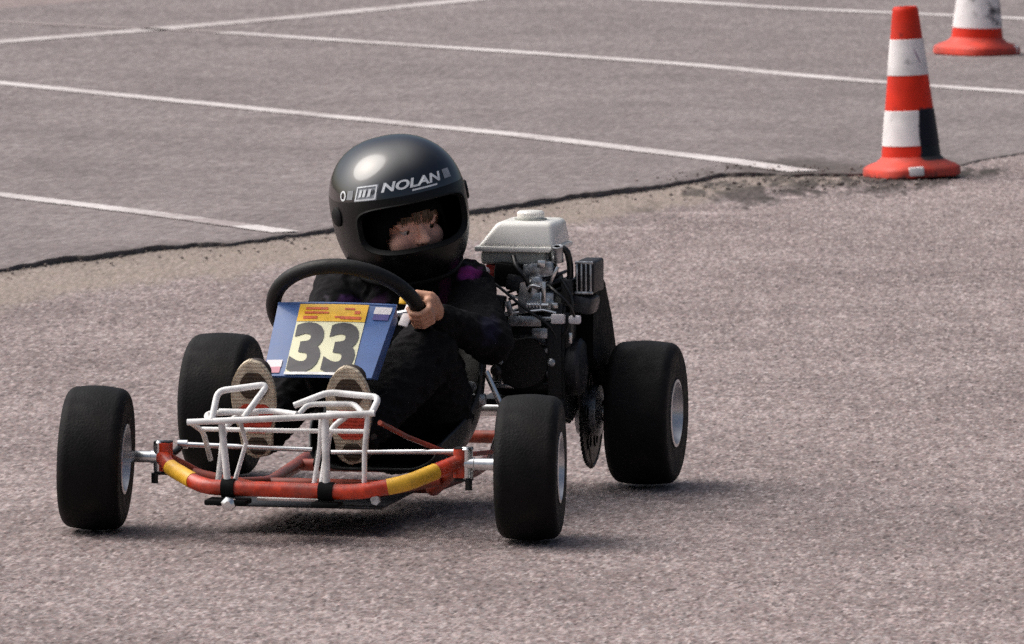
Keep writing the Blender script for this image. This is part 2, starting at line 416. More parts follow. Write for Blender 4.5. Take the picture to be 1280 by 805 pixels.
far = grid_mesh('car_park', X2, Y2, Z2, G2, FAR)
tag(far, 'greyer finer asphalt of the car park behind the broken edge', kind='structure')

# the rest of the ground, to the horizon
bm = bmesh.new()
NX = [-600, -60, -20, -2.3, 2.3, 20, 60, 600]; NY = [-600, -60, 4, 10.6, 27, 60, 140, 900]
vv = [[bm.verts.new((x, y, -.0035 if not (-3 < x < 3 and 10 < y < 28) else -.03)) for x in NX] for y in NY]
for j in range(len(NY)-1):
    for i in range(len(NX)-1):
        bm.faces.new((vv[j][i], vv[j][i+1], vv[j+1][i+1], vv[j+1][i]))
o = obj('terrain', bm, NEAR, smooth=0)
at = o.data.color_attributes.new('grain', 'FLOAT_COLOR', 'POINT')
for d in at.data: d.color = (.5, 0, 0, 1)
tag(o, 'wide open asphalt reaching to the horizon', kind='structure')

# painted bay lines on the slab: worn white paint
def paint_mat():
    m, n, l, b = nt('worn_line_paint')
    tc = n.new('ShaderNodeTexCoord')
    nz = n.new('ShaderNodeTexNoise'); nz.inputs['Scale'].default_value = 55; nz.inputs['Detail'].default_value = 5
    n2 = n.new('ShaderNodeTexNoise'); n2.inputs['Scale'].default_value = 2.5; n2.inputs['Detail'].default_value = 4
    l.new(tc.outputs['Object'], nz.inputs['Vector']); l.new(tc.outputs['Object'], n2.inputs['Vector'])
    ad = n.new('ShaderNodeMath'); l.new(nz.outputs['Fac'], ad.inputs[0])
    m2 = n.new('ShaderNodeMath'); m2.operation = 'MULTIPLY'; m2.inputs[1].default_value = .8; l.new(n2.outputs['Fac'], m2.inputs[0]); l.new(m2.outputs[0], ad.inputs[1])
    at = n.new('ShaderNodeAttribute'); at.attribute_name = 'wear'
    a3 = n.new('ShaderNodeMath'); l.new(ad.outputs[0], a3.inputs[0]); l.new(at.outputs['Fac'], a3.inputs[1])
    mr = n.new('ShaderNodeMapRange'); mr.inputs[1].default_value = .82; mr.inputs[2].default_value = 1.25; mr.inputs[3].default_value = .08; l.new(a3.outputs[0], mr.inputs['Value'])
    mx = n.new('ShaderNodeMix'); mx.data_type = 'RGBA'; l.new(mr.outputs[0], mx.inputs['Factor'])
    mx.inputs['A'].default_value = (.70, .655, .64, 1); mx.inputs['B'].default_value = (.29, .24, .232, 1)
    l.new(mx.outputs['Result'], b.inputs['Base Color']); b.inputs['Roughness'].default_value = .7
    return m
PAINT = paint_mat()
def paint_line(px, width, wear, label, group=None):
    w = [ground_at(u, v, .02) for u, v in px]; P = []
    for a, b in zip(w, w[1:]):
        k = max(2, int((b-a).length/.02))
        P += [a.lerp(b, i/k) for i in range(k)]
    P.append(w[-1]); rows = 5
    P = [p for p in P if p.y > edge_y(p.x) + .03]
    bm = bmesh.new(); wl = bm.verts.layers.float.new('wear'); rings = []
    for i, p in enumerate(P):
        d = (P[min(i+1, len(P)-1)] - P[max(i-1, 0)]); nrm = V((-d.y, d.x, 0)).normalized()
        jl, jr = .006*noise.noise(V((i*.35, width*31, 0))), .006*noise.noise(V((i*.35, width*31, 9)))
        z = step_h(p.x) + .0016 + lip(p.x)*min(1, step_h(p.x)/.014)*math.exp(-max(0, p.y - edge_y(p.x))/.12)*.9
        rings.append([bm.verts.new(V((p.x, p.y, z)) + nrm*((k/(rows-1) - .5)*width + (jl if k == 0 else jr if k == rows-1 else 0))) for k in range(rows)])
        for v in rings[-1]: v[wl] = wear(i/len(P)) if callable(wear) else wear
    for A, B in zip(rings, rings[1:]):
        for k in range(rows-1): bm.faces.new((A[k], A[k+1], B[k+1], B[k]))
    o = obj('painted_line', bm, PAINT, smooth=0)
    for p in o.data.polygons:
        if p.normal.z < 0: o.data.flip_normals(); break
    tag(o, label, kind='structure'); return o
paint_line([(-40, 97), (300, 131), (640, 166), (1022, 212)], .105, .05, 'white bay line running from left edge to the wet patch by the cone')
paint_line([(-40, 23), (140, 32), (280, 38)], .085, .42, 'faint worn start of white line at far left')
paint_line([(280, 38), (640, 63), (1000, 89), (1330, 113)], .115, .05, 'long white line passing behind the nearer cone')
paint_line([(-40, 235), (180, 262), (370, 288)], .085, lambda t: .05 + .25*(.7 < t < .86), 'shortest white bay line ending at the broken edge left of the helmet')
paint_line([(690, -7), (960, 4), (1330, 20)], .13, .0, 'white line farthest back, crossing above both cones')
paint_line([(-40, 53), (150, 38), (360, 20), (620, -5)], .14, .12, 'white line slanting up the far left corner')

# crumbs of broken asphalt and loose grit along the edge
bm = bmesh.new(); gr_ = random.Random(21)
def crumb(x, y, z, r):
    t = bmesh.new(); bmesh.ops.create_icosphere(t, subdivisions=1, radius=r)
    for v in t.verts: v.co *= .65 + .6*gr_.random()
    q = Quaternion((gr_.random() - .5, gr_.random() - .5, gr_.random() - .5, gr_.random() - .5)).normalized()
    for v in t.verts: v.co = q @ v.co; v.co.z *= .75; v.co += V((x, y, z + r*.35))
    add(bm, t)
for i in range(380):
    x = -1.75 + 2.9*gr_.random(); d_ = abs(gr_.gauss(0, .10)); r = .0018 + .0045*gr_.random()**3
    crumb(x, edge_y(x) - d_*2.0, -.002, r)
for i in range(130):
    x = .45 + .8*gr_.random(); crumb(x, edge_y(x) - .15 - .5*gr_.random(), -.002, .0025 + .007*gr_.random()**2.5)
for i in range(70):
    x = .35 + .8*gr_.random(); crumb(x, edge_y(x) + .02 + .25*gr_.random(), step_h(x), .002 + .004*gr_.random()**2)
o = obj('gravel', bm, mat('asphalt_crumbs', (.17, .138, .125), .9, 0, .7, 14, .3), smooth=0)
tag(o, 'dark crumbs of broken asphalt scattered along the edge', kind='stuff')

# ------------------------------------------------------------------ traffic cones
def cone(name, loc, rz, tilt, label, group, block_ang, k=1.0, soot=None):
    def blacken(o):
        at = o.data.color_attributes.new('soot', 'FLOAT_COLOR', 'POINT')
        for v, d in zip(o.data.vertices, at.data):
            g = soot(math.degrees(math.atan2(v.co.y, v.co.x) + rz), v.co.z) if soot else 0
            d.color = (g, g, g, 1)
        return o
   
    root = empty(name, loc, rz); root.scale = (k, k, k); tag(root, label, 'traffic cone', group)
    lean = Matrix.Rotation(tilt, 3, 'Y')
    tl = Matrix.Rotation(-rz, 3, 'Z') @ lean @ Matrix.Rotation(rz, 3, 'Z')
    def body(o): return o
    r_at = lambda z: .0885 + (.037 - .0885)*(z - .05)/(.5 - .05)
    def T(bm):
        bmesh.ops.transform(bm, matrix=tl.to_4x4(), verts=bm.verts); return bm
    # base: chamfered square, domed towards the cone
    bm = bmesh.new(); rings = []
    def outline(s, ch, z):
        q = []
        for k in range(48):
            a = 2*PI*k/48; c_, s_ = math.cos(a), math.sin(a); r_ = s/2*(abs(c_)**3.6 + abs(s_)**3.6)**(-1/3.6)
            q.append((r_*c_, r_*s_, z))
        return [bm.verts.new(v) for v in q]
    N = 48
    for s, ch, z in ((.246, .05, 0), (.254, .05, .004), (.254, .05, .022), (.248, .05, .028), (.225, .055, .036)): rings.append(outline(s, ch, z))
    a0 = math.atan2(rings[-1][0].co.y, rings[-1][0].co.x)
    for r, z in ((.104, .044), (.0935, .052), (.0875, .060)):
        ring = []
        for k in range(N):
            v = rings[4][k].co; a = math.atan2(v.y, v.x)
            ring.append(bm.verts.new((r*math.cos(a), r*math.sin(a), z)))
        rings.append(ring)
    for A, B in zip(rings, rings[1:]):
        for k in range(N): bm.faces.new((A[k], A[(k+1) % N], B[(k+1) % N], B[k]))
    bm.faces.new(rings[0][::-1])
    base = blacken(obj('base', T(bm), M['orange2'], root))
    bm = bmesh.new()
    zs = [.05 + .45*i/60 for i in range(61)]
    lathe(bm, [(r_at(z), z) for z in zs[:-1]] + [(.0365, .495), (.033, .5), (.024, .5), (.022, .49), (.02, .2)], seg=128)
    blacken(obj('cone_body', T(bm), M['orange'], root))
    for z0, z1 in ((.299, .405), (.092, .196)):
        bm = bmesh.new()
        lathe(bm, [(r_at(z0)+.0002, z0), (r_at(z0)+.0016, z0+.001)] + [(r_at(z0+(z1-z0)*i/24)+.0016, z0+(z1-z0)*i/24) for i in range(1, 24)] + [(r_at(z1)+.0016, z1-.001), (r_at(z1)+.0002, z1)], seg=128)
        blacken(obj('reflective_sleeve', T(bm), M['conewhite'], root))
    bm = bmesh.new(); ca, sa = math.cos(block_ang), math.sin(block_ang)
    rad = .126
    box(bm, (rad*ca, rad*sa, .021), (.03, .045, .026), Matrix.Rotation(block_ang, 3, 'Z'), .004)
    blacken(obj('base_block', T(bm), M['conewhite'], root))
    return root, T, r_at
def sst(a, b, x): t = min(1, max(0, (x - a)/(b - a))); return t*t*(3 - 2*t)
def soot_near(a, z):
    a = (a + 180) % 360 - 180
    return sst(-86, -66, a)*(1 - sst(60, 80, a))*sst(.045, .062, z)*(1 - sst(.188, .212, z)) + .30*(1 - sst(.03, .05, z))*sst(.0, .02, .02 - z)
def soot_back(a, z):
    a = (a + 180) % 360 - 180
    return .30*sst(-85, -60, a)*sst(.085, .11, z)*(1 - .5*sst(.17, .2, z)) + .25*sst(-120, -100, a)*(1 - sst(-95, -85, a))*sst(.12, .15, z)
cp = ground_at(1140, 220)
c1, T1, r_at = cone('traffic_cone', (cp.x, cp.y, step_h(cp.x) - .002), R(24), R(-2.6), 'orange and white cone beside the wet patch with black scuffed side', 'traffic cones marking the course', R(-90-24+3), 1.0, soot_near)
# a smear on the upper sleeve of the nearer cone
bm = bmesh.new(); rows = []
for i in range(8):
    z = .335 + .045*i/7
    ac = R(-62 - 24) - .35*(i/7 - .5)
    w = .10*math.sin(PI*(i+.6)/8.2)
    rows.append([bm.verts.new(((r_at(z)+.0026)*math.cos(ac+w*(k/4-.5)), (r_at(z)+.0026)*math.sin(ac+w*(k/4-.5)), z)) for k in range(5)])
for A, B in zip(rows, rows[1:]):
    for k in range(4): bm.faces.new((A[k], A[k+1], B[k+1], B[k]))
obj('smear', T1(bm), mat('smear_paint', (.45, .33, .42), .5), c1)
cp2 = ground_at(1221, 68)
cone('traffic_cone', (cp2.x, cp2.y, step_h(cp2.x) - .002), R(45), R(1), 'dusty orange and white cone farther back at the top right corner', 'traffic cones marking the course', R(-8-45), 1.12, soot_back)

# ------------------------------------------------------------------ go-kart
YAW = R(11.5)
O = V((-.352, 13.335, .001))
kart = empty('go_kart', O, -YAW)
tag(kart, 'small racing kart with red tube bumper, blue number panel and black slick tyres', 'go-kart')

def wheel(name, loc, D, W, rimD, zr, camber=0):
    """tyre turned about the local x axis; outer face at +x"""
    w = empty(name, loc, zr); w.parent = kart; w.rotation_euler = (0, camber, zr)
    ro, rr, h = D/2, rimD/2, W/2
    prof = []
    sh = .019
    def arc(cx, cr, r, a0, a1, n):
        return [(cr + r*math.sin(a), cx + r*math.cos(a)) for a in (a0 + (a1-a0)*i/n for i in range(n+1))]
    crown = [(ro - .003*(1 - math.cos(PI/2*(x/(h-sh)))) , x) for x in np.linspace(-(h-sh), h-sh, 9)]
    left = arc(-(h-sh), ro-.003-sh, sh, R(185), R(90), 9); right = arc(h-sh, ro-.003-sh, sh, R(90), R(-5), 9)
    prof = [(rr+.001, -h+.014), (rr+.006, -h+.003)] + left[:-1] + crown + right[1:] + [(rr+.006, h-.003), (rr+.001, h-.014)]
    bm = bmesh.new(); lathe(bm, prof, axis=(1, 0, 0), seg=96)
    for v in bm.verts:          # flat where it stands
        lim = -(loc[2] - .0005)
        if v.co.z < lim + .010:
            k_ = min(1, (lim + .010 - v.co.z)/.014)
            v.co.x *= 1 + .035*k_; v.co.z = max(v.co.z, lim + .0005)
    obj('tyre', bm, M['tyre'], w, 40)
    bm = bmesh.new()
    rp = [(rr+.004, -h+.004), (rr+.0045, -h+.001), (rr-.001, -h), (rr-.004, -h+.012), (rr-.012, -h+.03), (rr-.012, h-.035), (rr-.004, h-.012), (rr-.001, h), (rr+.0045, h-.001), (rr+.004, h-.004)]
    lathe(bm, rp, axis=(1, 0, 0), seg=56)
    obj('rim', bm, M['rim'], w, 30)
    bm = bmesh.new()
    lathe(bm, [(rr-.0125, -.006), (.03, -.010), (.03, .012), (rr-.0125, .006)], axis=(1, 0, 0), seg=40)
    lathe(bm, [(0, -.02), (.026, -.02), (.028, .012), (.020, .02), (.019, h*.55), (.012, h*.62), (0, h*.62)], axis=(1, 0, 0), seg=32)
    for k in range(3):
        a = 2*PI*k/3 + .4
        lathe(bm, [(0, .0), (.006, .0), (.006, .022), (0, .022)], o=(.0, .042*math.cos(a), .042*math.sin(a)), axis=(1, 0, 0), seg=6)
    obj('hub', bm, M['hubcap'], w)
    return w
wheel('front_wheel', (.392, 0, .1285), .257, .110, .116, R(6.0), 0)
wheel('front_wheel', (-.394, 0, .1285), .257, .110, .116, R(6.5), R(2.2))
wheel('rear_wheel', (.430, .91, .135), .270, .120, .118, 0)
wheel('rear_wheel', (-.384, .91, .135), .270, .120, .118, 0)

# chassis
bm = bmesh.new()
for s in (-1, 1):
    tube(bm, fillet([(s*.262, .0, .128), (s*.20, .09, .075), (s*.15, .30, .055), (s*.17, .60, .055), (s*.17, .99, .075)], .06), .0125)
tube(bm, [(-.15, .30, .055), (.15, .30, .055)], .0115)
tube(bm, [(-.17, .62, .055), (.17, .62, .055)], .0115)
tube(bm, fillet([(-.17, .985, .075), (.17, .985, .075)], .05), .0125)
tube(bm, fillet([(-.225, .03, .10), (-.09, .035, .072), (.09, .035, .072), (.225, .03, .10)], .05), .0115)
obj('chassis_rails', bm, M['rail'], kart)
bm = bmesh.new()
bump_path = fillet([(-.272, .0, .133), (-.250, -.045, .120), (-.168, -.118, .094), (.105, -.122, .091), (.190, -.105, .106), (.266, 0, .136)], .03, 6)
tube(bm, bump_path, .0138, 18)
for s in (-1, 1):
    tube(bm, [(s*.268, 0, .108), (s*.268, 0, .158)], .014)
obj('front_bumper_tube', bm, M['red'], kart)
def sub_path(x0, x1):
    out = []
    for p, q in zip(bump_path, bump_path[1:]):
        if q.x <= x0 or p.x >= x1: continue
        t0 = max(0, (x0 - p.x)/(q.x - p.x)); t1 = min(1, (x1 - p.x)/(q.x - p.x))
        if not out: out.append(p.lerp(q, t0))
        out.append(p.lerp(q, t1))
    return out
for x0, x1 in ((-.246, -.194), (.160, .232)):
    bm = bmesh.new(); tube(bm, sub_path(x0, x1), .0145, 18); obj('yellow_band', bm, M['yellow'], kart)
bm = bmesh.new()
tube(bm, [V((-.135, -.1195, .0935)), V((-.112, -.1195, .0935))], .0168, 18)
box(bm, (-.124, -.122, .070), (.075, .05, .010), None, .003)
obj('bumper_clamp', bm, M['blackm'], kart)
bm = bmesh.new()
tube(bm, [V((.040, -.1216, .0915)), V((.066, -.1217, .0915))], .0168, 18)
box(bm, (.053, -.118, .069), (.05, .045, .009), None, .003)
obj('bumper_clamp', bm, M['blackm'], kart)
bm = bmesh.new(); lathe(bm, [(0, 0), (.013, 0), (.013, .012), (.006, .016), (0, .016)], o=(-.118, -.135, .068), axis=(0, -1, 0), seg=6)
obj('bumper_bolt', bm, M['chrome'], kart)
bm = bmesh.new(); lathe(bm, [(0, 0), (.009, 0), (.009, .01), (0, .01)], o=(.14, -.112, .078), axis=(0, -1, 0), seg=6); obj('bumper_bolt', bm, M['alloy'], kart)

# white nudge frame above the bumper
bm = bmesh.new()
tube(bm, fillet([(-.125, -.119, .10), (-.136, -.121, .214)], .01), 0.0063)
tube(bm, fillet([(.053, -.121, .10), (.051, -.123, .226)], .01), 0.0069)
tube(bm, [(-.196, -.125, .2085), (-.02, -.128, .2195), (.140, -.124, .231)], 0.0058)
tube(bm, fillet([(-.152, -.124, .214), (-.147, -.10, .262), (-.060, -.085, .274), (-.096, -.118, .218)], .014), 0.0058)
tube(bm, fillet([(-.160, -.122, .2115), (-.168, -.10, .222), (-.05, -.09, .228), (.0, -.120, .226)], .014), 0.0051)
tube(bm, fillet([(-.012, -.09, .238), (.048, -.082, .262), (.143, -.098, .2565), (.134, -.122, .231)], .014), 0.0058)
tube(bm, fillet([(.0, -.11, .2235), (.012, -.088, .241), (.095, -.088, .243), (.118, -.122, .231)], .012), 0.0049)
tube(bm, fillet([(-.192, -.125, .209), (-.186, -.05, .185), (-.185, .0, .13)], .02), 0.0046)
tube(bm, fillet([(.128, -.124, .229), (.120, -.116, .165), (.118, -.108, .102)], .02), 0.0046)
tube(bm, [(.028, -.112, .100), (.036, -.10, .165), (.040, -.105, .222)], .0042)
tube(bm, [(-.118, -.10, .10), (-.10, -.085, .17), (-.108, -.10, .214)], .0040)
tube(bm, [(-.186, -.06, .190), (-.03, -.075, .192), (.122, -.09, .195)], .0042)
obj('nudge_frame', bm, M['white'], kart)

# front axle ends and steering
for s in (-1, 1):
    k = empty('stub_axle', (s*.292, 0, .132)); k.parent = kart
    bm = bmesh.new()
    lathe(bm, [(0, -.024), (.012, -.024), (.012, .0), (.0105, .001), (.0105, .07), (0, .07)], axis=(s, 0, 0), seg=24)
    obj('spindle', bm, M['chrome'], k)
    bm = bmesh.new()
    lathe(bm, [(0, -.028), (.008, -.028), (.011, -.024), (.011, .026), (.008, .030), (0, .030)], o=(-s*.014, 0, 0), axis=(0, 0, 1), seg=20)
    obj('kingpin', bm, M['chrome'], k)
    bm = bmesh.new()
    box(bm, (-s*.02, .004, .026), (.030, .026, .006), None, .0015); box(bm, (-s*.02, .004, -.028), (.030, .026, .006), None, .0015)
    tube(bm, [(-s*.014, 0, -.004), (-s*.03, .05, .004), (-s*.035, .075, .012)], .006)
    lathe(bm, [(0, -.012), (.007, -.012), (.007, .006), (0, .006)], o=(-s*.008, -.012, -.033), axis=(0, 0, 1), seg=6)
    obj('yoke', bm, M['gunmetal'], k)
bm = bmesh.new(); tube(bm, [(-.262, .072, .148), (-.02, .085, .142)], .0046); tube(bm, [(-.262, .072, .148), (-.245, .073, .148)], .008); obj('tie_rod', bm, M['chrome'], kart)
bm = bmesh.new(); tube(bm, [(.262, .072, .146), (.015, .085, .138)], .0046); tube(bm, [(.262, .072, .146), (.245, .073, .146)], .008); obj('tie_rod', bm, M['chrome'], kart)
bm = bmesh.new(); tube(bm, [(.135, -.06, .208), (.16, .06, .17), (.235, .10, .135), (.24, .4, .11)], .0045); obj('brake_rod', bm, M['rail'], kart)
bm = bmesh.new()
box(bm, (-.03, .20, .047), (.30, .36, .004), None, .001); obj('floor_tray', bm, M['alloy_dark'], kart)
bm = bmesh.new(); box(bm, (-.02, -.04, .080), (.12, .10, .005), Matrix.Rotation(R(10), 3, 'X'), .001); obj('toe_plate', bm, M['white'], kart)
for x, t in ((.022, .012), (-.165, .008)):
    bm = bmesh.new(); tube(bm, fillet([(x, -.03, .085), (x+t, -.01, .19), (x+t*2+.02, .0, .215)], .02), .0055)
    tube(bm, [(x+t*2-.02, .0, .215), (x+t*2+.05, .0, .215)], .006); obj('pedal', bm, M['white'], kart)

# number panel
PL = {}
up = V((0, math.sin(R(45)), math.cos(R(45)))); rt = V((1, 0, 0)); pn = rt.cross(up)     # pn faces the viewer and up
p_bot = V((-.020, .122, .270)); hgt = .168
def panel_pt(u, v, off=0.0):
    """u across (m from the centre), v up the panel (m), gently bowed; off is the height above its face"""
    bow = .35*u*u
    return p_bot + rt*(u*(1.0 + .10*v/hgt) + .010*v/hgt) + up*v - pn*bow + pn*off
fairing = empty('number_panel', (0, 0, 0)); fairing.parent = kart
def sheet(u0, u1, v0, v1, off, thick=.0, nu=16, nv=6, sh0=0, sh1=0, round_=0):
    bm = bmesh.new(); rows = []
    for j in range(nv+1):
        v = v0 + (v1-v0)*j/nv
        rows.append([bm.verts.new(panel_pt(u0 + (u1-u0)*i/nu, v, off)) for i in range(nu+1)])
    for A, B in zip(rows, rows[1:]):
        for i in range(nu): bm.faces.new((A[i], A[i+1], B[i+1], B[i]))
    if thick:
        g = bm.faces[:]; e = bmesh.ops.extrude_face_region(bm, geom=g)
        bmesh.ops.translate(bm, vec=-pn*thick, verts=[x for x in e['geom'] if isinstance(x, bmesh.types.BMVert)])
        bmesh.ops.reverse_faces(bm, faces=g)
    return bm
bm = sheet(-.099, .099, 0, hgt, 0, .004)
tube(bm, [panel_pt(-.099 + .198*i/12, .001, -.003) for i in range(13)], .0022, 8)
tube(bm, [panel_pt(-.099 + .198*i/12, hgt+.001, -.002) for i in range(13)], .0036, 10)
obj('panel', bm, M['blue'], fairing)
for s in (-.099, .099):          # folded back side flanges
    bm = bmesh.new(); sg = 1 if s > 0 else -1
    f = [panel_pt(s, 0, -.001), panel_pt(s, hgt, -.001), panel_pt(s + sg*.001, hgt-.012, -.026), panel_pt(s + sg*.001, .02, -.03)]
    vs = [bm.verts.new(p) for p in f]; fc = bm.faces.new(vs)
    e = bmesh.ops.extrude_face_region(bm, geom=[fc]); bmesh.ops.translate(bm, vec=(-sg*.003, 0, 0), verts=[x for x in e['geom'] if isinstance(x, bmesh.types.BMVert)])
    obj('side_flange', bm, M['blue'], fairing)
def plate_pt(a, b, off):     # a in -.5...5, b in 0..1: the cream plate, leaning a little
    return panel_pt(a*.122*(1 - .06*b) + .001 - .004*b, .004 + b*(hgt - .006), off)
def on_plate(bm, vs, fs, a0, b0, off, mi=0):
    W, H = .124, hgt - .006
    nv = [bm.verts.new(plate_pt(a0 + v.x/W, b0 + v.y/H, off)) for v in vs]
    for f in fs:
        try: bm.faces.new([nv[i] for i in f]).material_index = mi
        except ValueError: pass
def rect(w, h, n=8):
    vs = [V((-w/2 + w*i/n, y, 0)) for y in (-h/2, h/2) for i in range(n+1)]
    return vs, [(i, i+1, n+2+i, n+1+i) for i in range(n)]
bm = bmesh.new(); vs, fs = rect(.124, hgt-.006, 12); on_plate(bm, vs, fs, 0, .5, .0012); pl_ = obj('number_plate', bm, M['plate'], fairing, 0)
bm = bmesh.new(); vs, fs = rect(.124, .040, 12); on_plate(bm, vs, fs, 0, .872, .0022)
obj('yellow_strip', bm, M['strip'], fairing, 0)
bm = bmesh.new()
for a, b, w, h in ((-.24, .93, .040, .0055), (-.27, .87, .034, .005), (-.31, .80, .026, .0065), (-.1, .87, .012, .004), (.24, .93, .018, .004), (.28, .80, .038, .0065), (.12, .81, .018, .004), (.36, .88, .010, .007)):
    vs, fs = rect(w, h, 3); on_plate(bm, vs, fs, a, b, .0030)
obj('strip_print', bm, M['stripink'], fairing, 0)
for a in (-.262, .250):
    vs, fs, w, h = text_mesh('3', .128, .042, 0, .80)
    k = .117/h
    vs = [V((v.x*.0565/w, v.y*k, 0)) for v in vs]
    bm = bmesh.new(); on_plate(bm, vs, fs, a, .37, .0024); obj('digit', bm, M['digit'], fairing, 0)
bm = bmesh.new(); vs, fs = rect(.126, .006, 10); on_plate(bm, vs, fs, 0, .0, .0028); obj('plate_edge', bm, M['white'], fairing, 0)
for u, v, m1, m2 in ((-.083, .024, 'sticker', 'stickerpink'), (.080, .150, 'sticker', 'stickerblue')):
    bm = sheet(u-.014, u+.014, v-.004, v+.012, .0016, 0, 3, 1); s_ = obj('sticker', bm, M[m1], fairing, 0)
    bm = sheet(u-.013, u+.013, v-.018, v-.004, .0016, 0, 3, 1); obj('sticker', bm, M[m2], fairing, 0)
bm = bmesh.new(); tube(bm, [panel_pt(-.04, .03, -.005), (-.03, .20, .20)], .005); tube(bm, [panel_pt(.04, .03, -.005), (.01, .20, .20)], .005); obj('panel_stay', bm, M['gunmetal'], fairing)

# steering wheel
SW = V((-.004, .300, .366)); SR = .135
e1 = V((1, 0, 0)); e2 = V((0, -.72, .694)).normalized(); sn = e1.cross(e2); sn = sn if sn.y > 0 else -sn       # sn points to the driver
swh = empty('steering_wheel', (0, 0, 0)); swh.parent = kart
def rim_pt(a, off=0): return SW + (e1*math.cos(a) + e2*math.sin(a))*(SR + off)
bm = bmesh.new(); tube(bm, [rim_pt(2*PI*k/72) for k in range(72)], .0138, 16, closed=True); obj('wheel_rim', bm, M['wheelgrip'], swh, 60)
for a in (R(5), R(178), R(-90)):
    bm = bmesh.new(); p0, p1 = SW + (rim_pt(a)-SW)*.12 - sn*.02, SW + (rim_pt(a)-SW)*.97
    tube(bm, [p0, p0.lerp(p1, .5), p1], [.010, .007, .006], 10); obj('spoke', bm, M['alloy'], swh)
bm = bmesh.new(); lathe(bm, [(0, -.024), (.026, -.024), (.03, -.016), (.03, -.004), (.024, .002), (0, .002)], o=SW, axis=sn, seg=28); obj('hub', bm, M['blackm'], swh)
bm = bmesh.new(); tube(bm, [SW - sn*.02, SW - sn*.345], .0095, 16); obj('steering_column', bm, M['gunmetal'], kart)
bm = bmesh.new()      # taped tag on the spoke by the left hand
box(bm, rim_pt(R(0), -.022) - sn*.006 + V((0, -.012, .004)), (.018, .004, .045), Matrix.Rotation(R(-35), 3, 'X') @ Matrix.Rotation(R(14), 3, 'Y'), .0015)
obj('spoke_tag', bm, M['sticker'], swh)
bm = bmesh.new()
box(bm, rim_pt(R(6), -.026) - sn*.006 + V((0, -.015, .024)), (.014, .004, .014), Matrix.Rotation(R(-35), 3, 'X'), .0015); obj('spoke_tag', bm, M['strip'], swh)

# seat: a fibreglass bucket
bm = bmesh.new(); rows = []
ctr = [(.36, .075, .120, .05), (.42, .068, .135, .075), (.50, .062, .145, .10), (.58, .066, .150, .13), (.65, .10, .155, .15), (.70, .18, .155, .14), (.735, .28, .15, .10), (.755, .36, .135, .05)]
nrm_ = [(0, 0, 1)]*4 + [(0, -.5, .86), (0, -.9, .4), (0, -.97, .2), (0, -.98, .15)]
for (y, z, w, dpt), nn in zip(ctr, nrm_):
    row = []
    for k in range(17):
        a = -1 + 2*k/16
        x = .03 + w*math.copysign(min(1, abs(a)*1.25), a); liftt = dpt*max(0, (abs(a)-.45)/.55)**1.6
        row.append(bm.verts.new(V((x, y, z)) + V(nn)*liftt))
    rows.append(row)
for A, B in zip(rows, rows[1:]):
    for k in range(16): bm.faces.new((A[k], A[k+1], B[k+1], B[k]))
so = obj('seat', bm, M['seat'], kart, 60)
md = so.modifiers.new('s', 'SUBSURF'); md.levels = md.render_levels = 2
md = so.modifiers.new('t', 'SOLIDIFY'); md.thickness = .006
bm = bmesh.new(); tube(bm, [(.188, .60, .237), (.224, .60, .160)], .0055, 12); tube(bm, [(.224, .60, .160), (.19, .62, .07)], .0055, 12); obj('seat_strut', bm, M['chrome'], kart)
bm = bmesh.new(); box(bm, (.176, .585, .186), (.030, .02, .022), None, .004); lathe(bm, [(0, 0), (.01, 0), (.01, .012), (0, .012)], o=(.168, .57, .212), axis=(0, -1, 0), seg=6); obj('seat_bracket', bm, M['alloy'], kart)

# rear axle, sprocket, brake
bm = bmesh.new(); tube(bm, [(-.40, .91, .135), (.42, .91, .135)], .0125, 20); obj('rear_axle', bm, M['chrome'], kart)
bm = bmesh.new()
NT = 60; pts = []
for k in range(NT):
    for dr, da in ((.0, -.3), (.006, -.12), (.006, .12), (.0, .3)):
        a = 2*PI*(k + da)/NT; pts.append(((.100+dr)*math.cos(a), (.100+dr)*math.sin(a)))
prism(bm, pts, axis_mat((.322, .91, .137), (1, 0, 0)), .006)
for k in range(6):
    a = 2*PI*k/6
    lathe(bm, [(.017, 0), (.017, .003), (.012, .003), (.012, 0)], o=(.3275, .91+.062*math.cos(a), .137+.062*math.sin(a)), axis=(1, 0, 0), seg=20, closed=True)
obj('sprocket', bm, M['gunmetal'], kart)
bm = bmesh.new(); lathe(bm, [(.02, -.02), (.045, -.02), (.048, 0), (.048, .02), (.02, .026)], o=(.322, .91, .137), axis=(1, 0, 0), seg=32); obj('sprocket_carrier', bm, M['alloy'], kart)
bm = bmesh.new(); lathe(bm, [(.02, 0), (.085, 0), (.085, .005), (.02, .005)], o=(-.14, .91, .135), axis=(1, 0, 0), seg=48, closed=True); obj('brake_disc', bm, M['alloy'], kart)
bm = bmesh.new()      # chain loop between engine sprocket and axle sprocket
cpts = []
for k in range(13): a = R(100 + 160*k/12) ; cpts.append((.325, .765 + .034*math.cos(a), .245 + .034*math.sin(a)))
for k in range(25): a = R(-75 + 190*k/24 - 15); cpts.append((.325, .91 + .106*math.cos(a), .137 + .106*math.sin(a)))
tube(bm, cpts, .005, 8, closed=True); obj('chain', bm, M['gunmetal'], kart, 60)
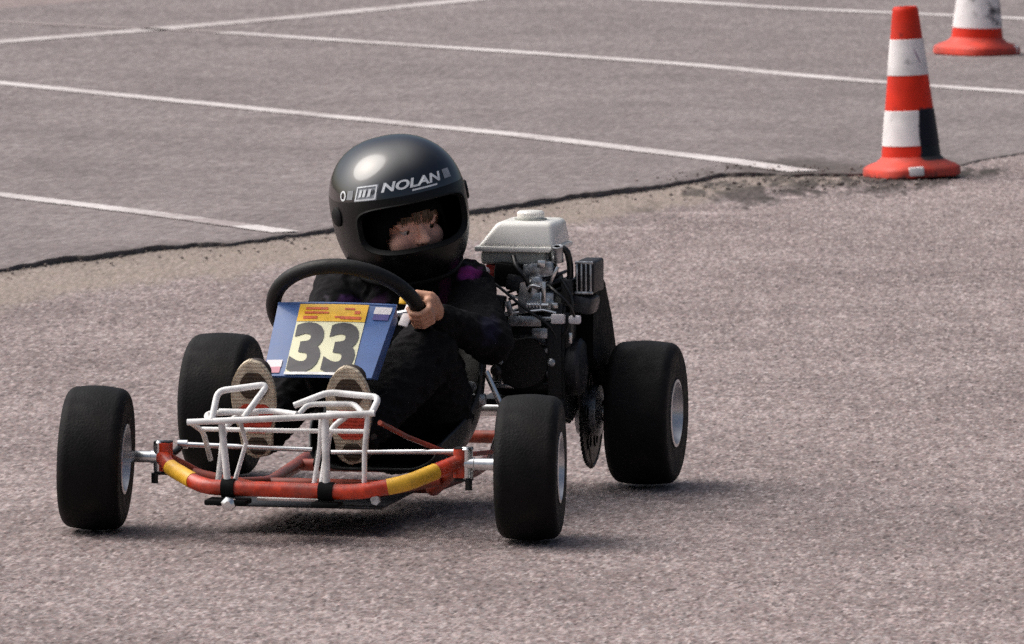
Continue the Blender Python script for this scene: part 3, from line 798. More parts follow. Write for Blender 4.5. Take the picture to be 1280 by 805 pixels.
# chain guard: tall plate beside the engine and an arched hood over the sprocket
mx_ = lambda x: Matrix(((0, 0, 1, x), (1, 0, 0, 0), (0, 1, 0, 0), (0, 0, 0, 1)))
bm = bmesh.new()
prism(bm, [(.70, .14), (.69, .30), (.705, .355), (.74, .385), (.80, .39), (.85, .37), (.86, .25), (.85, .15), (.78, .125)], mx_(.284), .032, .005)
obj('engine_side_plate', bm, M['gunmetal'], kart)
bm = bmesh.new()
prism(bm, [(.775, .25), (.775, .34), (.80, .395), (.84, .412), (.90, .385), (.97, .315), (1.015, .25), (1.03, .18), (1.02, .13), (.99, .17), (.94, .21), (.90, .225), (.84, .22)], mx_(.312), .042, .006)
obj('chain_guard', bm, M['blackm'], kart)
bm = bmesh.new()
lathe(bm, [(0, 0), (.05, 0), (.053, .006), (.053, .022), (.046, .028), (.02, .03), (0, .03)], o=(.315, .745, .235), axis=(1, 0, 0), seg=36)
obj('clutch_drum', bm, M['alloy_dark'], kart)

# engine
eng = empty('engine', (0, 0, 0)); eng.parent = kart
bm = bmesh.new()
box(bm, (.235, .80, .255), (.125, .17, .15), None, .018, 3)
for i in range(5): box(bm, (.235, .712, .205 + i*.022), (.118, .008, .006), None, .002)
lathe(bm, [(0, 0), (.055, 0), (.055, .008), (.048, .014), (0, .016)], o=(.235, .716, .245), axis=(0, -1, 0), seg=32)
obj('crankcase', bm, M['gunmetal'], eng)
bm = bmesh.new(); box(bm, (.235, .79, .172), (.16, .20, .012), None, .003); obj('mounting_plate', bm, M['alloy_dark'], eng)
bm = bmesh.new()
rotc = Matrix.Rotation(R(-20), 3, 'Y')
for i in range(7): box(bm, V((.275, .79, .318)) + rotc @ V((0, 0, i*.0125)), (.105, .13, .005), rotc, .0015)
box(bm, V((.275, .79, .318)) + rotc @ V((0, 0, .036)), (.075, .10, .085), rotc, .006)
obj('cylinder_fins', bm, M['alloy_dark'], eng)
bm = bmesh.new(); box(bm, (.262, .742, .415), (.058, .05, .030), Matrix.Rotation(R(-8), 3, 'Y'), .006)
lathe(bm, [(0, 0), (.010, 0), (.012, .003), (.012, .022), (.007, .024), (0, .024)], o=(.262, .728, .392), axis=(0, -1, 0), seg=24)
lathe(bm, [(0, -.02), (.014, -.02), (.016, 0), (.016, .018), (.010, .022), (0, .022)], o=(.252, .722, .375), axis=(0, 0, 1), seg=24)
lathe(bm, [(.006, 0), (.011, 0), (.011, .03), (.006, .03)], o=(.30, .715, .432), axis=(0, -.3, 1), seg=18)
obj('carburettor', bm, M['alloy'], eng)
bm = bmesh.new(); box(bm, (.268, .722, .357), (.052, .03, .036), None, .004)
lathe(bm, [(0, 0), (.012, 0), (.012, .006), (.008, .008), (0, .008)], o=(.284, .712, .352), axis=(0, -1, 0), seg=22); obj('intake_block', bm, M['alloy'], eng)
bm = bmesh.new()
tube(bm, fillet([(.290, .742, .40), (.285, .72, .452), (.315, .72, .458), (.322, .73, .42), (.315, .73, .36)], .02), .0062, 10)
tube(bm, fillet([(.215, .72, .44), (.225, .70, .42), (.245, .70, .40), (.25, .71, .375)], .015), .0045, 10)
obj('fuel_hose', bm, M['black'], eng)
bm = bmesh.new()
box(bm, (.242, .705, .322), (.062, .022, .020), None, .003); box(bm, (.288, .703, .327), (.03, .012, .008), None, .002)
obj('throttle_bracket', bm, M['alloy'], eng)
bm = bmesh.new(); box(bm, (.337, .690, .327), (.022, .016, .016), None, .004); obj('cable_stop', bm, M['sticker'], eng)
bm = bmesh.new(); box(bm, (.305, .694, .3275), (.026, .014, .018), None, .003); obj('cable_stop', bm, M['sticker'], eng)
bm = bmesh.new()
tube(bm, [(.20, .70, .335), (.275, .70, .343), (.30, .70, .338)], .0028, 8); tube(bm, [(.27, .70, .343), (.268, .71, .375)], .0024, 8)
tube(bm, fillet([(.21, .705, .37), (.235, .70, .362), (.25, .70, .39), (.27, .70, .385)], .01), .0022, 8)
obj('throttle_linkage', bm, M['chrome'], eng)
bm = bmesh.new(); box(bm, (.205, .712, .200), (.058, .016, .008), None, .002); lathe(bm, [(0, 0), (.006, 0), (.006, .018), (0, .018)], o=(.195, .71, .203), axis=(0, 0, 1), seg=6); obj('engine_clamp', bm, M['chrome'], eng)
for x, z in ((.283, .268), (.272, .285), (.20, .29), (.195, .245), (.287, .225), (.18, .33)):
    bm = bmesh.new(); lathe(bm, [(0, 0), (.0085, 0), (.0085, .008), (.004, .011), (0, .011)], o=(x, .712, z), axis=(0, -1, 0), seg=6)
    obj('engine_bolt', bm, M['alloy'], eng)
bm = bmesh.new(); box(bm, (.222, .715, .392), (.034, .03, .030), Matrix.Rotation(R(10), 3, 'Y'), .004); obj('governor_block', bm, M['alloy_dark'], eng)
bm = bmesh.new(); prism(bm, [(0, 0), (.012, .002), (.016, .040), (.010, .060), (.002, .058), (-.004, .02)], Matrix.Translation((.232, .696, .335)) @ Matrix.Rotation(R(90), 4, 'X'), .003); obj('governor_lever', bm, M['chrome'], eng)
bm = bmesh.new(); box(bm, (.270, .700, .300), (.030, .012, .020), None, .003); obj('oil_alert_box', bm, M['alloy'], eng)
bm = bmesh.new()
for k_ in range(5): lathe(bm, [(.0052, 0), (.0075, .002), (.0052, .004)], o=(.244 + k_*.006, .702, .352), axis=(1, 0, 0), seg=14)
tube(bm, [(.238, .702, .352), (.285, .702, .352)], .004, 8); obj('return_spring', bm, M['chrome'], eng)
bm = bmesh.new(); box(bm, (.235, .7085, .262), (.052, .004, .030), None, .001); obj('data_plate', bm, M['alloy'], eng)
# muffler with slotted shield
bm = bmesh.new(); box(bm, (.348, .775, .402), (.036, .10, .060), None, .005, 3); obj('muffler', bm, M['alloy_dark'], eng)
bm = bmesh.new()
for i in range(4): box(bm, (.335 + i*.0085, .721, .402), (.0035, .004, .052), None, .001)
box(bm, (.348, .721, .374), (.034, .004, .005), None, .001); box(bm, (.348, .721, .430), (.034, .004, .005), None, .001)
obj('muffler_shield', bm, M['alloy'], eng)
bm = bmesh.new(); box(bm, (.340, .76, .352), (.046, .08, .034), Matrix.Rotation(R(12), 3, 'Y'), .008); obj('exhaust_port', bm, M['hubcap'], eng)
er_ = random.Random(5)
def bit(name, c, sz, m, rot=0, bev=.002):
    bm = bmesh.new(); box(bm, c, sz, Matrix.Rotation(rot, 3, 'Y'), bev); obj(name, bm, M[m], eng)
bit('air_cleaner', (.205, .735, .405), (.05, .06, .045), 'blackm', R(6), .008)
bit('breather_cover', (.318, .73, .375), (.022, .05, .05), 'black', 0, .004)
bit('engine_cover', (.30, .735, .29), (.055, .05, .10), 'black', 0, .008)
bit('coil', (.185, .72, .35), (.028, .03, .034), 'black', R(8), .003)
bit('choke_lever', (.296, .70, .408), (.006, .006, .034), 'chrome', R(25), .001)
bit('fuel_tap', (.272, .705, .428), (.016, .016, .014), 'chrome', 0, .002)
bit('carburettor_flange', (.276, .716, .375), (.008, .03, .04), 'chrome', 0, .001)
bit('cable_clamp', (.298, .698, .352), (.012, .01, .010), 'chrome', 0, .001)
bit('bracket_tab', (.212, .70, .345), (.010, .008, .028), 'alloy', R(-14), .001)
bit('adjuster', (.327, .70, .292), (.006, .008, .020), 'chrome', 0, .001)
bm = bmesh.new(); lathe(bm, [(0, 0), (.006, 0), (.0075, .004), (.0075, .016), (.004, .020), (0, .020)], o=(.292, .708, .245), axis=(0, -1, .1), seg=16); obj('drain_plug', bm, M['alloy'], eng)
bm = bmesh.new(); lathe(bm, [(0, 0), (.011, 0), (.011, .010), (.005, .014), (0, .014)], o=(.186, .712, .228), axis=(0, -1, .1), seg=16); obj('oil_filler', bm, M['black'], eng)
for pts_, r_, nm_ in (([(.338, .69, .327), (.332, .66, .36), (.30, .665, .385), (.285, .70, .39)], .0026, 'throttle_cable'),
                      ([(.17, .69, .40), (.20, .675, .385), (.24, .68, .35), (.30, .69, .31), (.31, .70, .25)], .0028, 'wire'),
                      ([(.31, .70, .40), (.335, .69, .365), (.325, .69, .31), (.30, .70, .28)], .0030, 'wire'),
                      ([(.19, .70, .30), (.22, .69, .285), (.26, .69, .295), (.285, .70, .275)], .0026, 'wire')):
    bm = bmesh.new(); tube(bm, fillet(pts_, .03), r_, 8); obj(nm_, bm, M['black'], eng)
# fuel tank
bm = bmesh.new(); box(bm, (.219, .80, .4785), (.148, .160, .048), None, .010, 4, taper=(.70, .84), shift=.10); 
box(bm, (.219, .80, .4525), (.154, .166, .010), None, .003)
obj('fuel_tank', bm, M['tank'], eng)
bm = bmesh.new(); box(bm, (.214, .80, .4360), (.125, .15, .026), None, .008, 3); obj('tank_base', bm, M['tank_lower'], eng)
bm = bmesh.new(); lathe(bm, [(0, 0), (.030, 0), (.030, .0035), (0, .0035)], o=(.234, .79, .502), axis=(0, 0, 1), seg=32); obj('cap_seat', bm, M['tank_lower'], eng)
bm = bmesh.new(); lathe(bm, [(0, .003), (.0245, .003), (.0255, .006), (.0255, .014), (.022, .0175), (0, .0185)], o=(.234, .79, .502), axis=(0, 0, 1), seg=40); obj('fuel_cap', bm, M['tank'], eng)
bm = bmesh.new(); box(bm, (.180, .77, .405), (.05, .09, .034), Matrix.Rotation(R(15), 3, 'Y'), .010); obj('fan_shroud', bm, M['redshroud'], eng)
bm = bmesh.new(); lathe(bm, [(0, 0), (.007, 0), (.007, .02), (.004, .022), (0, .022)], o=(.166, .712, .412), axis=(0, -1, .2), seg=16); obj('spark_plug', bm, M['sticker'], eng)
bm = bmesh.new(); tube(bm, fillet([(.15, .70, .40), (.18, .69, .36), (.2, .69, .33), (.205, .70, .25)], .02), .004, 8); obj('plug_lead', bm, M['black'], eng)

# ------------------------------------------------------------------ driver
BASE = V((.03, .55, .075))
km = Matrix.Translation(O) @ Matrix.Rotation(-YAW, 4, 'Z')
HC = V((.028, .585, .545))                                     # helmet centre, kart coordinates
HR = (Matrix.Rotation(R(11.5 + 14), 3, 'Z') @ Matrix.Rotation(R(11), 3, V((0, -1, 0))) @ Matrix.Rotation(R(4), 3, 'X'))
FR = (Matrix.Rotation(R(11.5 + 30), 3, 'Z') @ Matrix.Rotation(R(12), 3, V((0, -1, 0))) @ Matrix.Rotation(R(9), 3, 'X'))     # the face looks farther round
FC = HC + HR @ V((-.008, -.030, -.030))                          # centre of the head

def hand(bm, a, outward, wrist):
    """a fist closed round the steering rim at wheel angle a; returns nothing, adds capsules"""
    c = rim_pt(a); er = (c - SW).normalized(); et = (e2*math.cos(a) - e1*math.sin(a))*outward
    def at(psi, k, off): return c + (er*math.cos(psi) - sn*math.sin(psi))*k + et*off
    for off, r, ln in ((-.0180, .0050, 150), (-.0068, .0056, 172), (.0052, .0060, 180), (.0168, .0056, 168)):
        k = .0142 + r
        seq = [at(R(-38), k+.004, off*.9), at(R(18), k+.002, off), at(R(72), k, off*1.02), at(R(120), k, off), at(R(ln), k-.001, off*.96)]
        for i, (p, q) in enumerate(zip(seq, seq[1:])):
            round_cone(bm, p, q, r*(1.12 - .07*i), r*(1.05 - .07*i), 12)
        ell(bm, seq[1], (r*1.16,)*3, seg=12)
    # palm on the driver's side and heel to the wrist
    round_cone(bm, at(R(-36), .0215, .016), at(R(-36), .0215, -.017), .0098, .009, 14)
    pm = at(R(-55), .030, .0); round_cone(bm, pm + et*.010, pm - et*.011, .0125, .0115, 14)
    round_cone(bm, pm, wrist, .0155, .0165, 14)
    # thumb: leaves the side of the palm near its base and lies along the inner side of the rim
    tb = pm + et*.012; t1 = at(R(-100), .025, .0225); t2 = at(R(-150), .0205, .025)
    round_cone(bm, pm + (wrist - pm)*.35 + et*.008, tb + et*.004, .0090, .0088, 12); round_cone(bm, tb + et*.004, t1, .0088, .0078, 12); round_cone(bm, t1, t2, .0082, .0066, 12)

AL, AR_ = R(3), R(226)
WL = rim_pt(AL) + V((.022, .052, -.012)); WR = rim_pt(AR_) + V((.004, .058, .004))
SHL, ELL_ = V((.146, .615, .385)), V((.222, .475, .305))
SHR, ELR = V((-.082, .610, .378)), V((-.108, .462, .290))
HIPL, HIPR = V((.095, .565, .155)), V((-.035, .565, .155))
KNL, KNR = V((.128, .355, .292)), V((-.070, .350, .285))
ANL, ANR = V((.052, .150, .165)), V((-.122, .150, .168))

# body (skin): one continuous figure
bm = bmesh.new()
spine = [(V((.03, .575, .15)), .075), (V((.03, .60, .24)), .075), (V((.031, .61, .33)), .078), (V((.031, .607, .40)), .06), (HC + HR @ V((0, .01, -.10)), .036), (FC + FR @ V((0, .012, -.05)), .042)]
for (p, r), (q, s) in zip(spine, spine[1:]): round_cone(bm, p, q, r, s)
for sh, el, wr in ((SHL, ELL_, WL), (SHR, ELR, WR)):
    round_cone(bm, spine[3][0], sh, .045, .04); round_cone(bm, sh, el, .034, .028); round_cone(bm, el, wr, .027, .0165)
for hp, kn, an in ((HIPL, KNL, ANL), (HIPR, KNR, ANR)):
    round_cone(bm, spine[0][0], hp, .07, .06); round_cone(bm, hp, kn, .058, .042); round_cone(bm, kn, an, .04, .026)
    round_cone(bm, an, an + V((0, -.035, .06)), .026, .022)
hand(bm, AL, 1, WL); hand(bm, AR_, -1, WR)
def fp(x, y, z): return FC + FR @ V((x, y, z))
ell(bm, fp(0, .012, .028), (.066, .080, .068), FR, 28)              # skull
ell(bm, fp(0, -.022, -.022), (.052, .052, .062), FR, 28)            # jaw and cheeks
for s in (-1, 1):
    ell(bm, fp(s*.030, -.048, -.022), (.026, .023, .025), FR, 18)   # cheeks
    ell(bm, fp(s*.026, -.055, .018), (.020, .009, .010), FR, 14)
    ell(bm, fp(s*.068, .0, -.002), (.008, .016, .022), FR, 14)      # ears
    ell(bm, fp(s*.009, -.079, -.017), (.0065, .008, .006), FR, 12)  # nostrils
    ell(bm, fp(s*.025, -.0590, .0085), (.0150, .0072, .0062), FR, 14); ell(bm, fp(s*.025, -.0590, -.0062), (.0145, .0062, .0046), FR, 14)   # eyelids
round_cone(bm, fp(0, -.066, .012), fp(0, -.086, -.014), .0065, .0092, 14)   # nose
ell(bm, fp(0, -.0735, -.040), (.019, .0075, .0055), FR, 14); ell(bm, fp(0, -.0725, -.0485), (.016, .0078, .0058), FR, 14)
ell(bm, fp(0, -.064, -.068), (.018, .015, .014), FR, 14)
me = remeshed(bm, .0021, 2, .45)
nv = len(me.vertices); co = np.empty(nv*3, np.float32); me.vertices.foreach_get('co', co); co = co.reshape(-1, 3)
fr = np.array(FR.inverted()); lf = (co - np.array(FC)) @ fr.T
tint = np.tile(np.array([.86, .47, .345, 1.0]), (nv, 1))  # skin tinted brighter than the hands, to lift the face in the helmet's shade
hands_ = np.minimum(np.linalg.norm(co - np.array(rim_pt(AL)), axis=1), np.linalg.norm(co - np.array(rim_pt(AR_)), axis=1)) < .075
tint[hands_, :3] = (.60, .31, .20)
onface = lf[:, 1] < -.03
ck = onface*np.exp(-(((np.abs(lf[:, 0]) - .033)/.017)**2 + ((lf[:, 2] + .024)/.018)**2))
tint[:, :3] = tint[:, :3]*(1 - .35*ck[:, None]) + np.array([.85, .33, .25])*(.35*ck[:, None])
lip = onface & (np.abs(lf[:, 0]) < .020) & (np.abs(lf[:, 2] + .044) < .0095)
tint[lip, :3] = (.42, .12, .10)
mouth = onface & (np.abs(lf[:, 0]) < .017) & (np.abs(lf[:, 2] + .0445) < .0017); tint[mouth, :3] = (.10, .03, .025)
brow = onface & (np.abs(np.abs(lf[:, 0]) - .027) < .017) & (np.abs(lf[:, 2] - .0225) < .0038); tint[brow, :3] = (.22, .12, .075)
at = me.color_attributes.new('tint', 'FLOAT_COLOR', 'POINT'); at.data.foreach_set('color', tint.astype(np.float32).ravel())
me.vertices.foreach_set('co', (co - np.array(BASE)).astype(np.float32).ravel()); me.update(); me.shade_smooth()
me.materials.append(M['skin']); me.name = 'person'
person = bpy.data.objects.new('person', me); col.objects.link(person)
person.location = km @ BASE; person.rotation_euler = (0, 0, -YAW)
tag(person, 'young driver in black racing suit and glossy black helmet gripping the steering wheel', 'person')
def pobj(name, bm, m, parent=None, smooth=40):
    bmesh.ops.translate(bm, vec=-BASE, verts=bm.verts)
    return obj(name, bm, m, parent or person, smooth)
for s in (-1, 1):
    bm = bmesh.new(); ell(bm, fp(s*.025, -.0540, .002), (.0110,)*3, seg=24); e_ = pobj('eye', bm, M['eye'])
    bm = bmesh.new(); gaze = FR @ V((.35, -1, -.20)).normalized(); ce = fp(s*.025, -.0540, .002) + gaze*.0074
    lathe(bm, [(0, .0042), (.003, .0040), (.0054, .0030), (.0054, .0)], o=ce, axis=gaze, seg=20); pobj('iris', bm, M['iris'], e_)
# hair: fringe strands falling over the forehead
bm = bmesh.new(); hr = random.Random(3)
for i in range(260):
    x = -.058 + .116*hr.random(); z0 = .060 + .02*hr.random(); ln = .026 + .028*hr.random() + .55*max(0, x)
    drift = .014*(hr.random() - .3)
    pts = []
    for k in range(6):
        t = k/5; xx = x + drift*t; zz = z0 - ln*t
        q = max(.0, 1 - (xx/.067)**2 - ((zz - .028)/.070)**2)
        yy = .012 - .080*math.sqrt(q) - .004 - .004*hr.random()*t
        pts.append(fp(xx, min(yy, -.02), zz))
    tube(bm, pts, [.0021, .0024, .0022, .0018, .0012, .0005], 6)
pobj('hair', bm, M['hair'])

# black balaclava framing the face
bm = bmesh.new(); t_ = bmesh.new(); bmesh.ops.create_uvsphere(t_, u_segments=64, v_segments=48, radius=1)
dead = []
for v in t_.verts: v.co = V((v.co.x*.074, v.co.y*.090 + .002, v.co.z*.098 - .004))
for f in t_.faces:
    c_ = f.calc_center_median()
    if c_.y < 0 and (abs(c_.x)/.060)**2.4 + (abs(c_.z + .016)/.054)**2.4 < 1: dead.append(f)
bmesh.ops.delete(t_, geom=dead, context='FACES')
for v in t_.verts: v.co = FC + FR @ v.co
add(bm, t_); bal = pobj('balaclava', bm, M['lining'], None, 60)
md = bal.modifiers.new('t', 'SOLIDIFY'); md.thickness = .004; md.offset = 1

# suit: cloth over torso, arms and legs with creases
bm = bmesh.new()
tor = [(V((.03, .585, .14)), .092), (V((.03, .60, .22)), .088), (V((.031, .605, .31)), .092), (V((.031, .605, .385)), .070), (V((.029, .595, .425)), .056)]
for (p, r), (q, s) in zip(tor, tor[1:]): round_cone(bm, p, q, r, s, 24, Matrix.Diagonal((1.12, .92, 1)))
round_cone(bm, V((.030, .592, .42)), HC + HR @ V((0, .008, -.118)), .060, .066, 24)      # tall collar under the helmet
for sh, el, wr in ((SHL, ELL_, WL), (SHR, ELR, WR)):
    round_cone(bm, tor[3][0] + V((0, 0, -.008)), sh, .058, .052); round_cone(bm, sh, el, .049, .038)
    d = (wr - el); w2_ = wr + d.normalized()*.004
    round_cone(bm, el, el.lerp(wr, .55), .037, .030); round_cone(bm, el.lerp(wr, .55), w2_ - d.normalized()*.012, .030, .0225)
for hp, kn, an in ((HIPL, KNL, ANL), (HIPR, KNR, ANR)):
    round_cone(bm, tor[0][0], hp, .085, .078); round_cone(bm, hp, hp.lerp(kn, .6), .078, .068); round_cone(bm, hp.lerp(kn, .6), kn, .066, .054)
    round_cone(bm, kn, kn.lerp(an, .45), .054, .050); round_cone(bm, kn.lerp(an, .45), an, .049, .037)
me = remeshed(bm, .0042, 5, .5)
nv = len(me.vertices); nrm3 = np.empty(nv*3, np.float32); me.vertices.foreach_get('normal', nrm3); nrm3 = nrm3.reshape(-1, 3)
co = np.empty(nv*3, np.float32); me.vertices.foreach_get('co', co); co = co.reshape(-1, 3)
limbs = [(SHL, ELL_), (ELL_, WL), (SHR, ELR), (ELR, WR), (HIPL, KNL), (KNL, ANL), (HIPR, KNR), (KNR, ANR)]
disp = np.zeros(nv)
la = [(np.array(a), np.array(b)) for a, b in limbs]
for i in range(nv):
    p = co[i]; best = 9; tt = 0
    for a, b in la:
        d = b - a; t = min(1, max(0, float((p-a) @ d/(d @ d)))); dd = float(np.linalg.norm(p - a - d*t))
        if dd < best: best, tt = dd, t
    q = V(p)
    w = noise.noise(q*22) * .5
    near_j = (math.exp(-(tt/.3)**2) + math.exp(-((1-tt)/.3)**2)) if best < .07 else .5
    ridge = 1 - abs(noise.noise(V((q.x*30 + w*2, q.y*30, q.z*52)) ))*2.2
    ridge2 = 1 - abs(noise.noise(V((q.x*60 - w, q.y*52 + 5, q.z*70)) ))*2.0
    disp[i] = .0060*ridge*(.45 + near_j*.7) + .0016*ridge2 + .003*w
co2 = co + nrm3*disp[:, None]
tint = np.tile(np.array([.0050, .0044, .0058, 1.0]), (nv, 1))
def patch(c, r, colr, k=1.0):
    d = np.linalg.norm((co - np.array(c))/np.array(r), axis=1)*(1 + .45*np.array([noise.noise(V(p)*70) for p in co]))
    m_ = (np.clip((1 - d)/.35, 0, 1)*k)[:, None]; tint[:, :3] = tint[:, :3]*(1-m_) + np.array(colr)*m_
patch((.160, .565, .418), (.020, .06, .016), (.22, .03, .17))
patch((.120, .545, .385), (.014, .06, .050), (.05, .008, .03), .7)
patch((-.060, .54, .36), (.024, .06, .018), (.055, .022, .085))
patch((-.088, .53, .35), (.010, .05, .022), (.10, .09, .11), .8)
patch((.005, .525, .36), (.018, .06, .03), (.03, .006, .035), .9)
patch((.225, .44, .33), (.02, .04, .03), (.02, .02, .05), .5)
at = me.color_attributes.new('tint', 'FLOAT_COLOR', 'POINT'); at.data.foreach_set('color', tint.astype(np.float32).ravel())
me.vertices.foreach_set('co', (co2 - np.array(BASE)).astype(np.float32).ravel()); me.update(); me.shade_smooth()
me.materials.append(M['suit']); me.name = 'racing_suit'
suit = bpy.data.objects.new('racing_suit', me); col.objects.link(suit); suit.parent = person
for wr, el in ((WL, ELL_), (WR, ELR)):
    bm = bmesh.new(); d = (el - wr).normalized(); c = wr + d*.012
    lathe(bm, [(.0195, -.010), (.0235, -.011), (.026, -.006), (.026, .006), (.024, .012), (.0195, .012)], o=c, axis=d, seg=28, closed=True); pobj('cuff', bm, M['blackm'], suit)

# shoes: soles face the viewer
for an, x, zh in ((ANL, .047, .105), (ANR, -.126, .113)):
    heel = V((x, .118, zh + .012)); toe = V((x + .002, .062, zh + .182)); upv = (toe - heel).normalized(); side = V((1, 0, 0)); side = (side - upv*side.dot(upv)).normalized()
    nf = upv.cross(side); nf = nf if nf.y < 0 else -nf      # towards the viewer
    L = (toe - heel).length + .012
    def prof(t):     # half width along the foot
        if t < .16: return .027*math.sqrt(max(0, 1 - ((.16 - t)/.162)**2))
        w_ = .027 + .011*max(0, math.sin(PI*min(1, (t - .16)/.9)))**1.5
        return w_ if t < .72 else w_*math.sqrt(max(0, 1 - ((t - .72)/.283)**2))
    def outl(k, n=26):
        ts_ = [i/n for i in range(n+1)]
        lft = [(-prof(t)*k*1.14, (t - .5)*L*(1 if k >= .95 else .93*k + .07)) for t in ts_]; rgt = [(prof(t)*k, y) for t, (_, y) in zip(ts_, lft)]
        return rgt[1:-1] + [lft[-1]] + lft[1:-1][::-1] + [lft[0]]
    cen = (heel + toe)/2
    m4 = Matrix.Translation(cen) @ Matrix((side, upv, side.cross(upv))).transposed().to_4x4()
    sg = 1 if side.cross(upv).dot(nf) > 0 else -1
    bm = bmesh.new()
    for k in range(8):
        t = .06 + .80*k/7; c = heel.lerp(toe, t) - nf*(.036 - .016*t)
        ell(bm, c, (.029 + .007*math.sin(PI*min(1, t*1.1)), .028 - .012*t, .026), seg=16)
    round_cone(bm, an, heel.lerp(toe, .22) - nf*.04, .036, .03)
    me = remeshed(bm, .004, 4, .5); me.vertices.foreach_get
    bmx = bmesh.new(); bmx.from_mesh(me); sh_ = pobj('shoe', bmx, M['shoe'], None, 60)
    bm = bmesh.new(); prism(bm, outl(1.0), m4 @ Matrix.Translation((0, 0, -.014*sg)), .014*sg, .002); sole = pobj('sole', bm, M['sole'], sh_)
    def patch_on(t0, t1, wk, mname, nm):
        bm = bmesh.new(); n = 14
        pts = [(prof(t0 + (t1-t0)*i/n)*1.14*wk*(math.sin(PI*(i+.8)/(n+1.6))**.35), (t0 + (t1-t0)*i/n - .5)*L) for i in range(n+1)]
        prism(bm, pts + [(-a, b) for a, b in pts[::-1]], m4 @ Matrix.Translation((0, 0, (.0005 if sg > 0 else -.0005))), .0022*sg)
        return pobj(nm, bm, M[mname], sh_)
    patch_on(.62, .88, .62, 'soledark', 'sole_tread')
    patch_on(.27, .56, .80, 'solered', 'sole_patch')
    patch_on(.05, .22, .6, 'soledark', 'sole_tread')

# helmet
def shell(phi, th, k=1.0, off=0.0):
    """phi 0 = straight ahead, th = elevation; a full-face shell in helmet coordinates (ahead is -y)"""
    c, s = math.cos(th), math.sin(th)
    x = .1275*math.sin(phi)*c; y = -math.cos(phi)*c; z = s
    y *= .150 if y < 0 else .158
    z *= .127 if z > 0 else .150
    front = max(0, math.cos(phi))
    low = max(0, -s)
    if low > 0:
        y += -.022*front**2*math.sin(min(1, low/.75)*PI/2)
        x *= 1 + .10*low*(1 - .4*front)
    p = V((x, y, z))
    q = (abs(x/.1275)**2.35 + abs(y/.155)**2.35 + abs(z/.14)**2.35)
    p *= .10 + .90*(1.0/max(q, .3))**(1/2.35)*.985 if s > -.2 else 1.0 - 0*.1
    if s <= -.2:
        pass
    n_ = p.normalized()
    return HC + HR @ (p*k + n_*off)
def shell2(phi, th, k=1.0, off=0.0):
    c, s = math.cos(th), math.sin(th); d = V((math.sin(phi)*c, -math.cos(phi)*c, s))
    ex = 2.3
    front = max(0, -d.y)
    a, b = .1225, (.144 + .012*max(0, -s)*2*front if d.y < 0 else .155)
    cz = .1245 if s > 0 else .165
    r = (abs(d.x/a)**ex + abs(d.y/b)**ex + abs(d.z/cz)**ex)**(-1/ex)
    return HC + HR @ (d*(r*k + off))
shell = shell2
PH, T0, T1_ = R(49), R(-25), R(9)
def in_port(phi, th, g=1.0):
    u = phi/(PH*g); v = (th - (T0+T1_)/2)/((T1_-T0)/2*g)
    return abs(u)**4 + abs(v)**4 < 1
NP, NTH = 200, 110; TB = R(-52)
def build_shell(k, g):
    bm = bmesh.new(); rows = []
    for j in range(NTH+1):
        th = TB + (PI/2 - TB)*j/NTH
        rows.append([bm.verts.new(shell(2*PI*i/NP - PI, min(th, R(89.9)), k)) for i in range(NP)])
    for j in range(NTH):
        thc = TB + (PI/2 - TB)*(j+.5)/NTH
        for i in range(NP):
            if in_port(2*PI*(i+.5)/NP - PI, thc, g): continue
            fc = bm.faces.new((rows[j][i], rows[j][(i+1) % NP], rows[j+1][(i+1) % NP], rows[j+1][i]))
            if k == 1.0 and thc < R(15.5): fc.material_index = 1
    bmesh.ops.remove_doubles(bm, verts=bm.verts, dist=1e-5)
    for v in [v for v in bm.verts if not v.link_faces]: bm.verts.remove(v)
    return bm
helm = pobj('helmet', build_shell(1.0, 1.0), [M['shell'], M['chin']], None, 60)
lin = pobj('lining', build_shell(.945, .97), M['lining'], helm, 60)
def port_curve(k, g, n=90, off=0.0):
    out = []
    for i in range(n):
        a = 2*PI*i/n; c, s = math.cos(a), math.sin(a)
        u = math.copysign(abs(c)**.5, c); v = math.copysign(abs(s)**.5, s)
        out.append(shell(u*PH*g, (T0+T1_)/2 + v*(T1_-T0)/2*g, k, off))
    return out
bm = bmesh.new()
A = [bm.verts.new(p) for p in port_curve(1.003, 1.035)]; B = [bm.verts.new(p) for p in port_curve(1.012, .99)]; C_ = [bm.verts.new(p) for p in port_curve(.985, .965)]; D_ = [bm.verts.new(p) for p in port_curve(.938, .945)]
for P_, Q_ in ((A, B), (B, C_), (C_, D_)):
    for i in range(90): bm.faces.new((P_[i], P_[(i+1) % 90], Q_[(i+1) % 90], Q_[i]))
pobj('port_trim', bm, M['trim'], helm, 60)
bm = bmesh.new(); tube(bm, [shell(2*PI*i/80, TB, .985) for i in range(80)], .0075, 10, closed=True); pobj('bottom_trim', bm, M['trim'], helm, 60)
for s in (-1, 1):      # visor pivots
    bm = bmesh.new(); c = shell(s*R(78), R(2), 1, .0); ax = (c - HC).normalized()
    lathe(bm, [(.018, -.004), (.018, .003), (.015, .0055), (0, .006)], o=c, axis=ax, seg=28); pobj('visor_pivot', bm, M['trim'], helm)
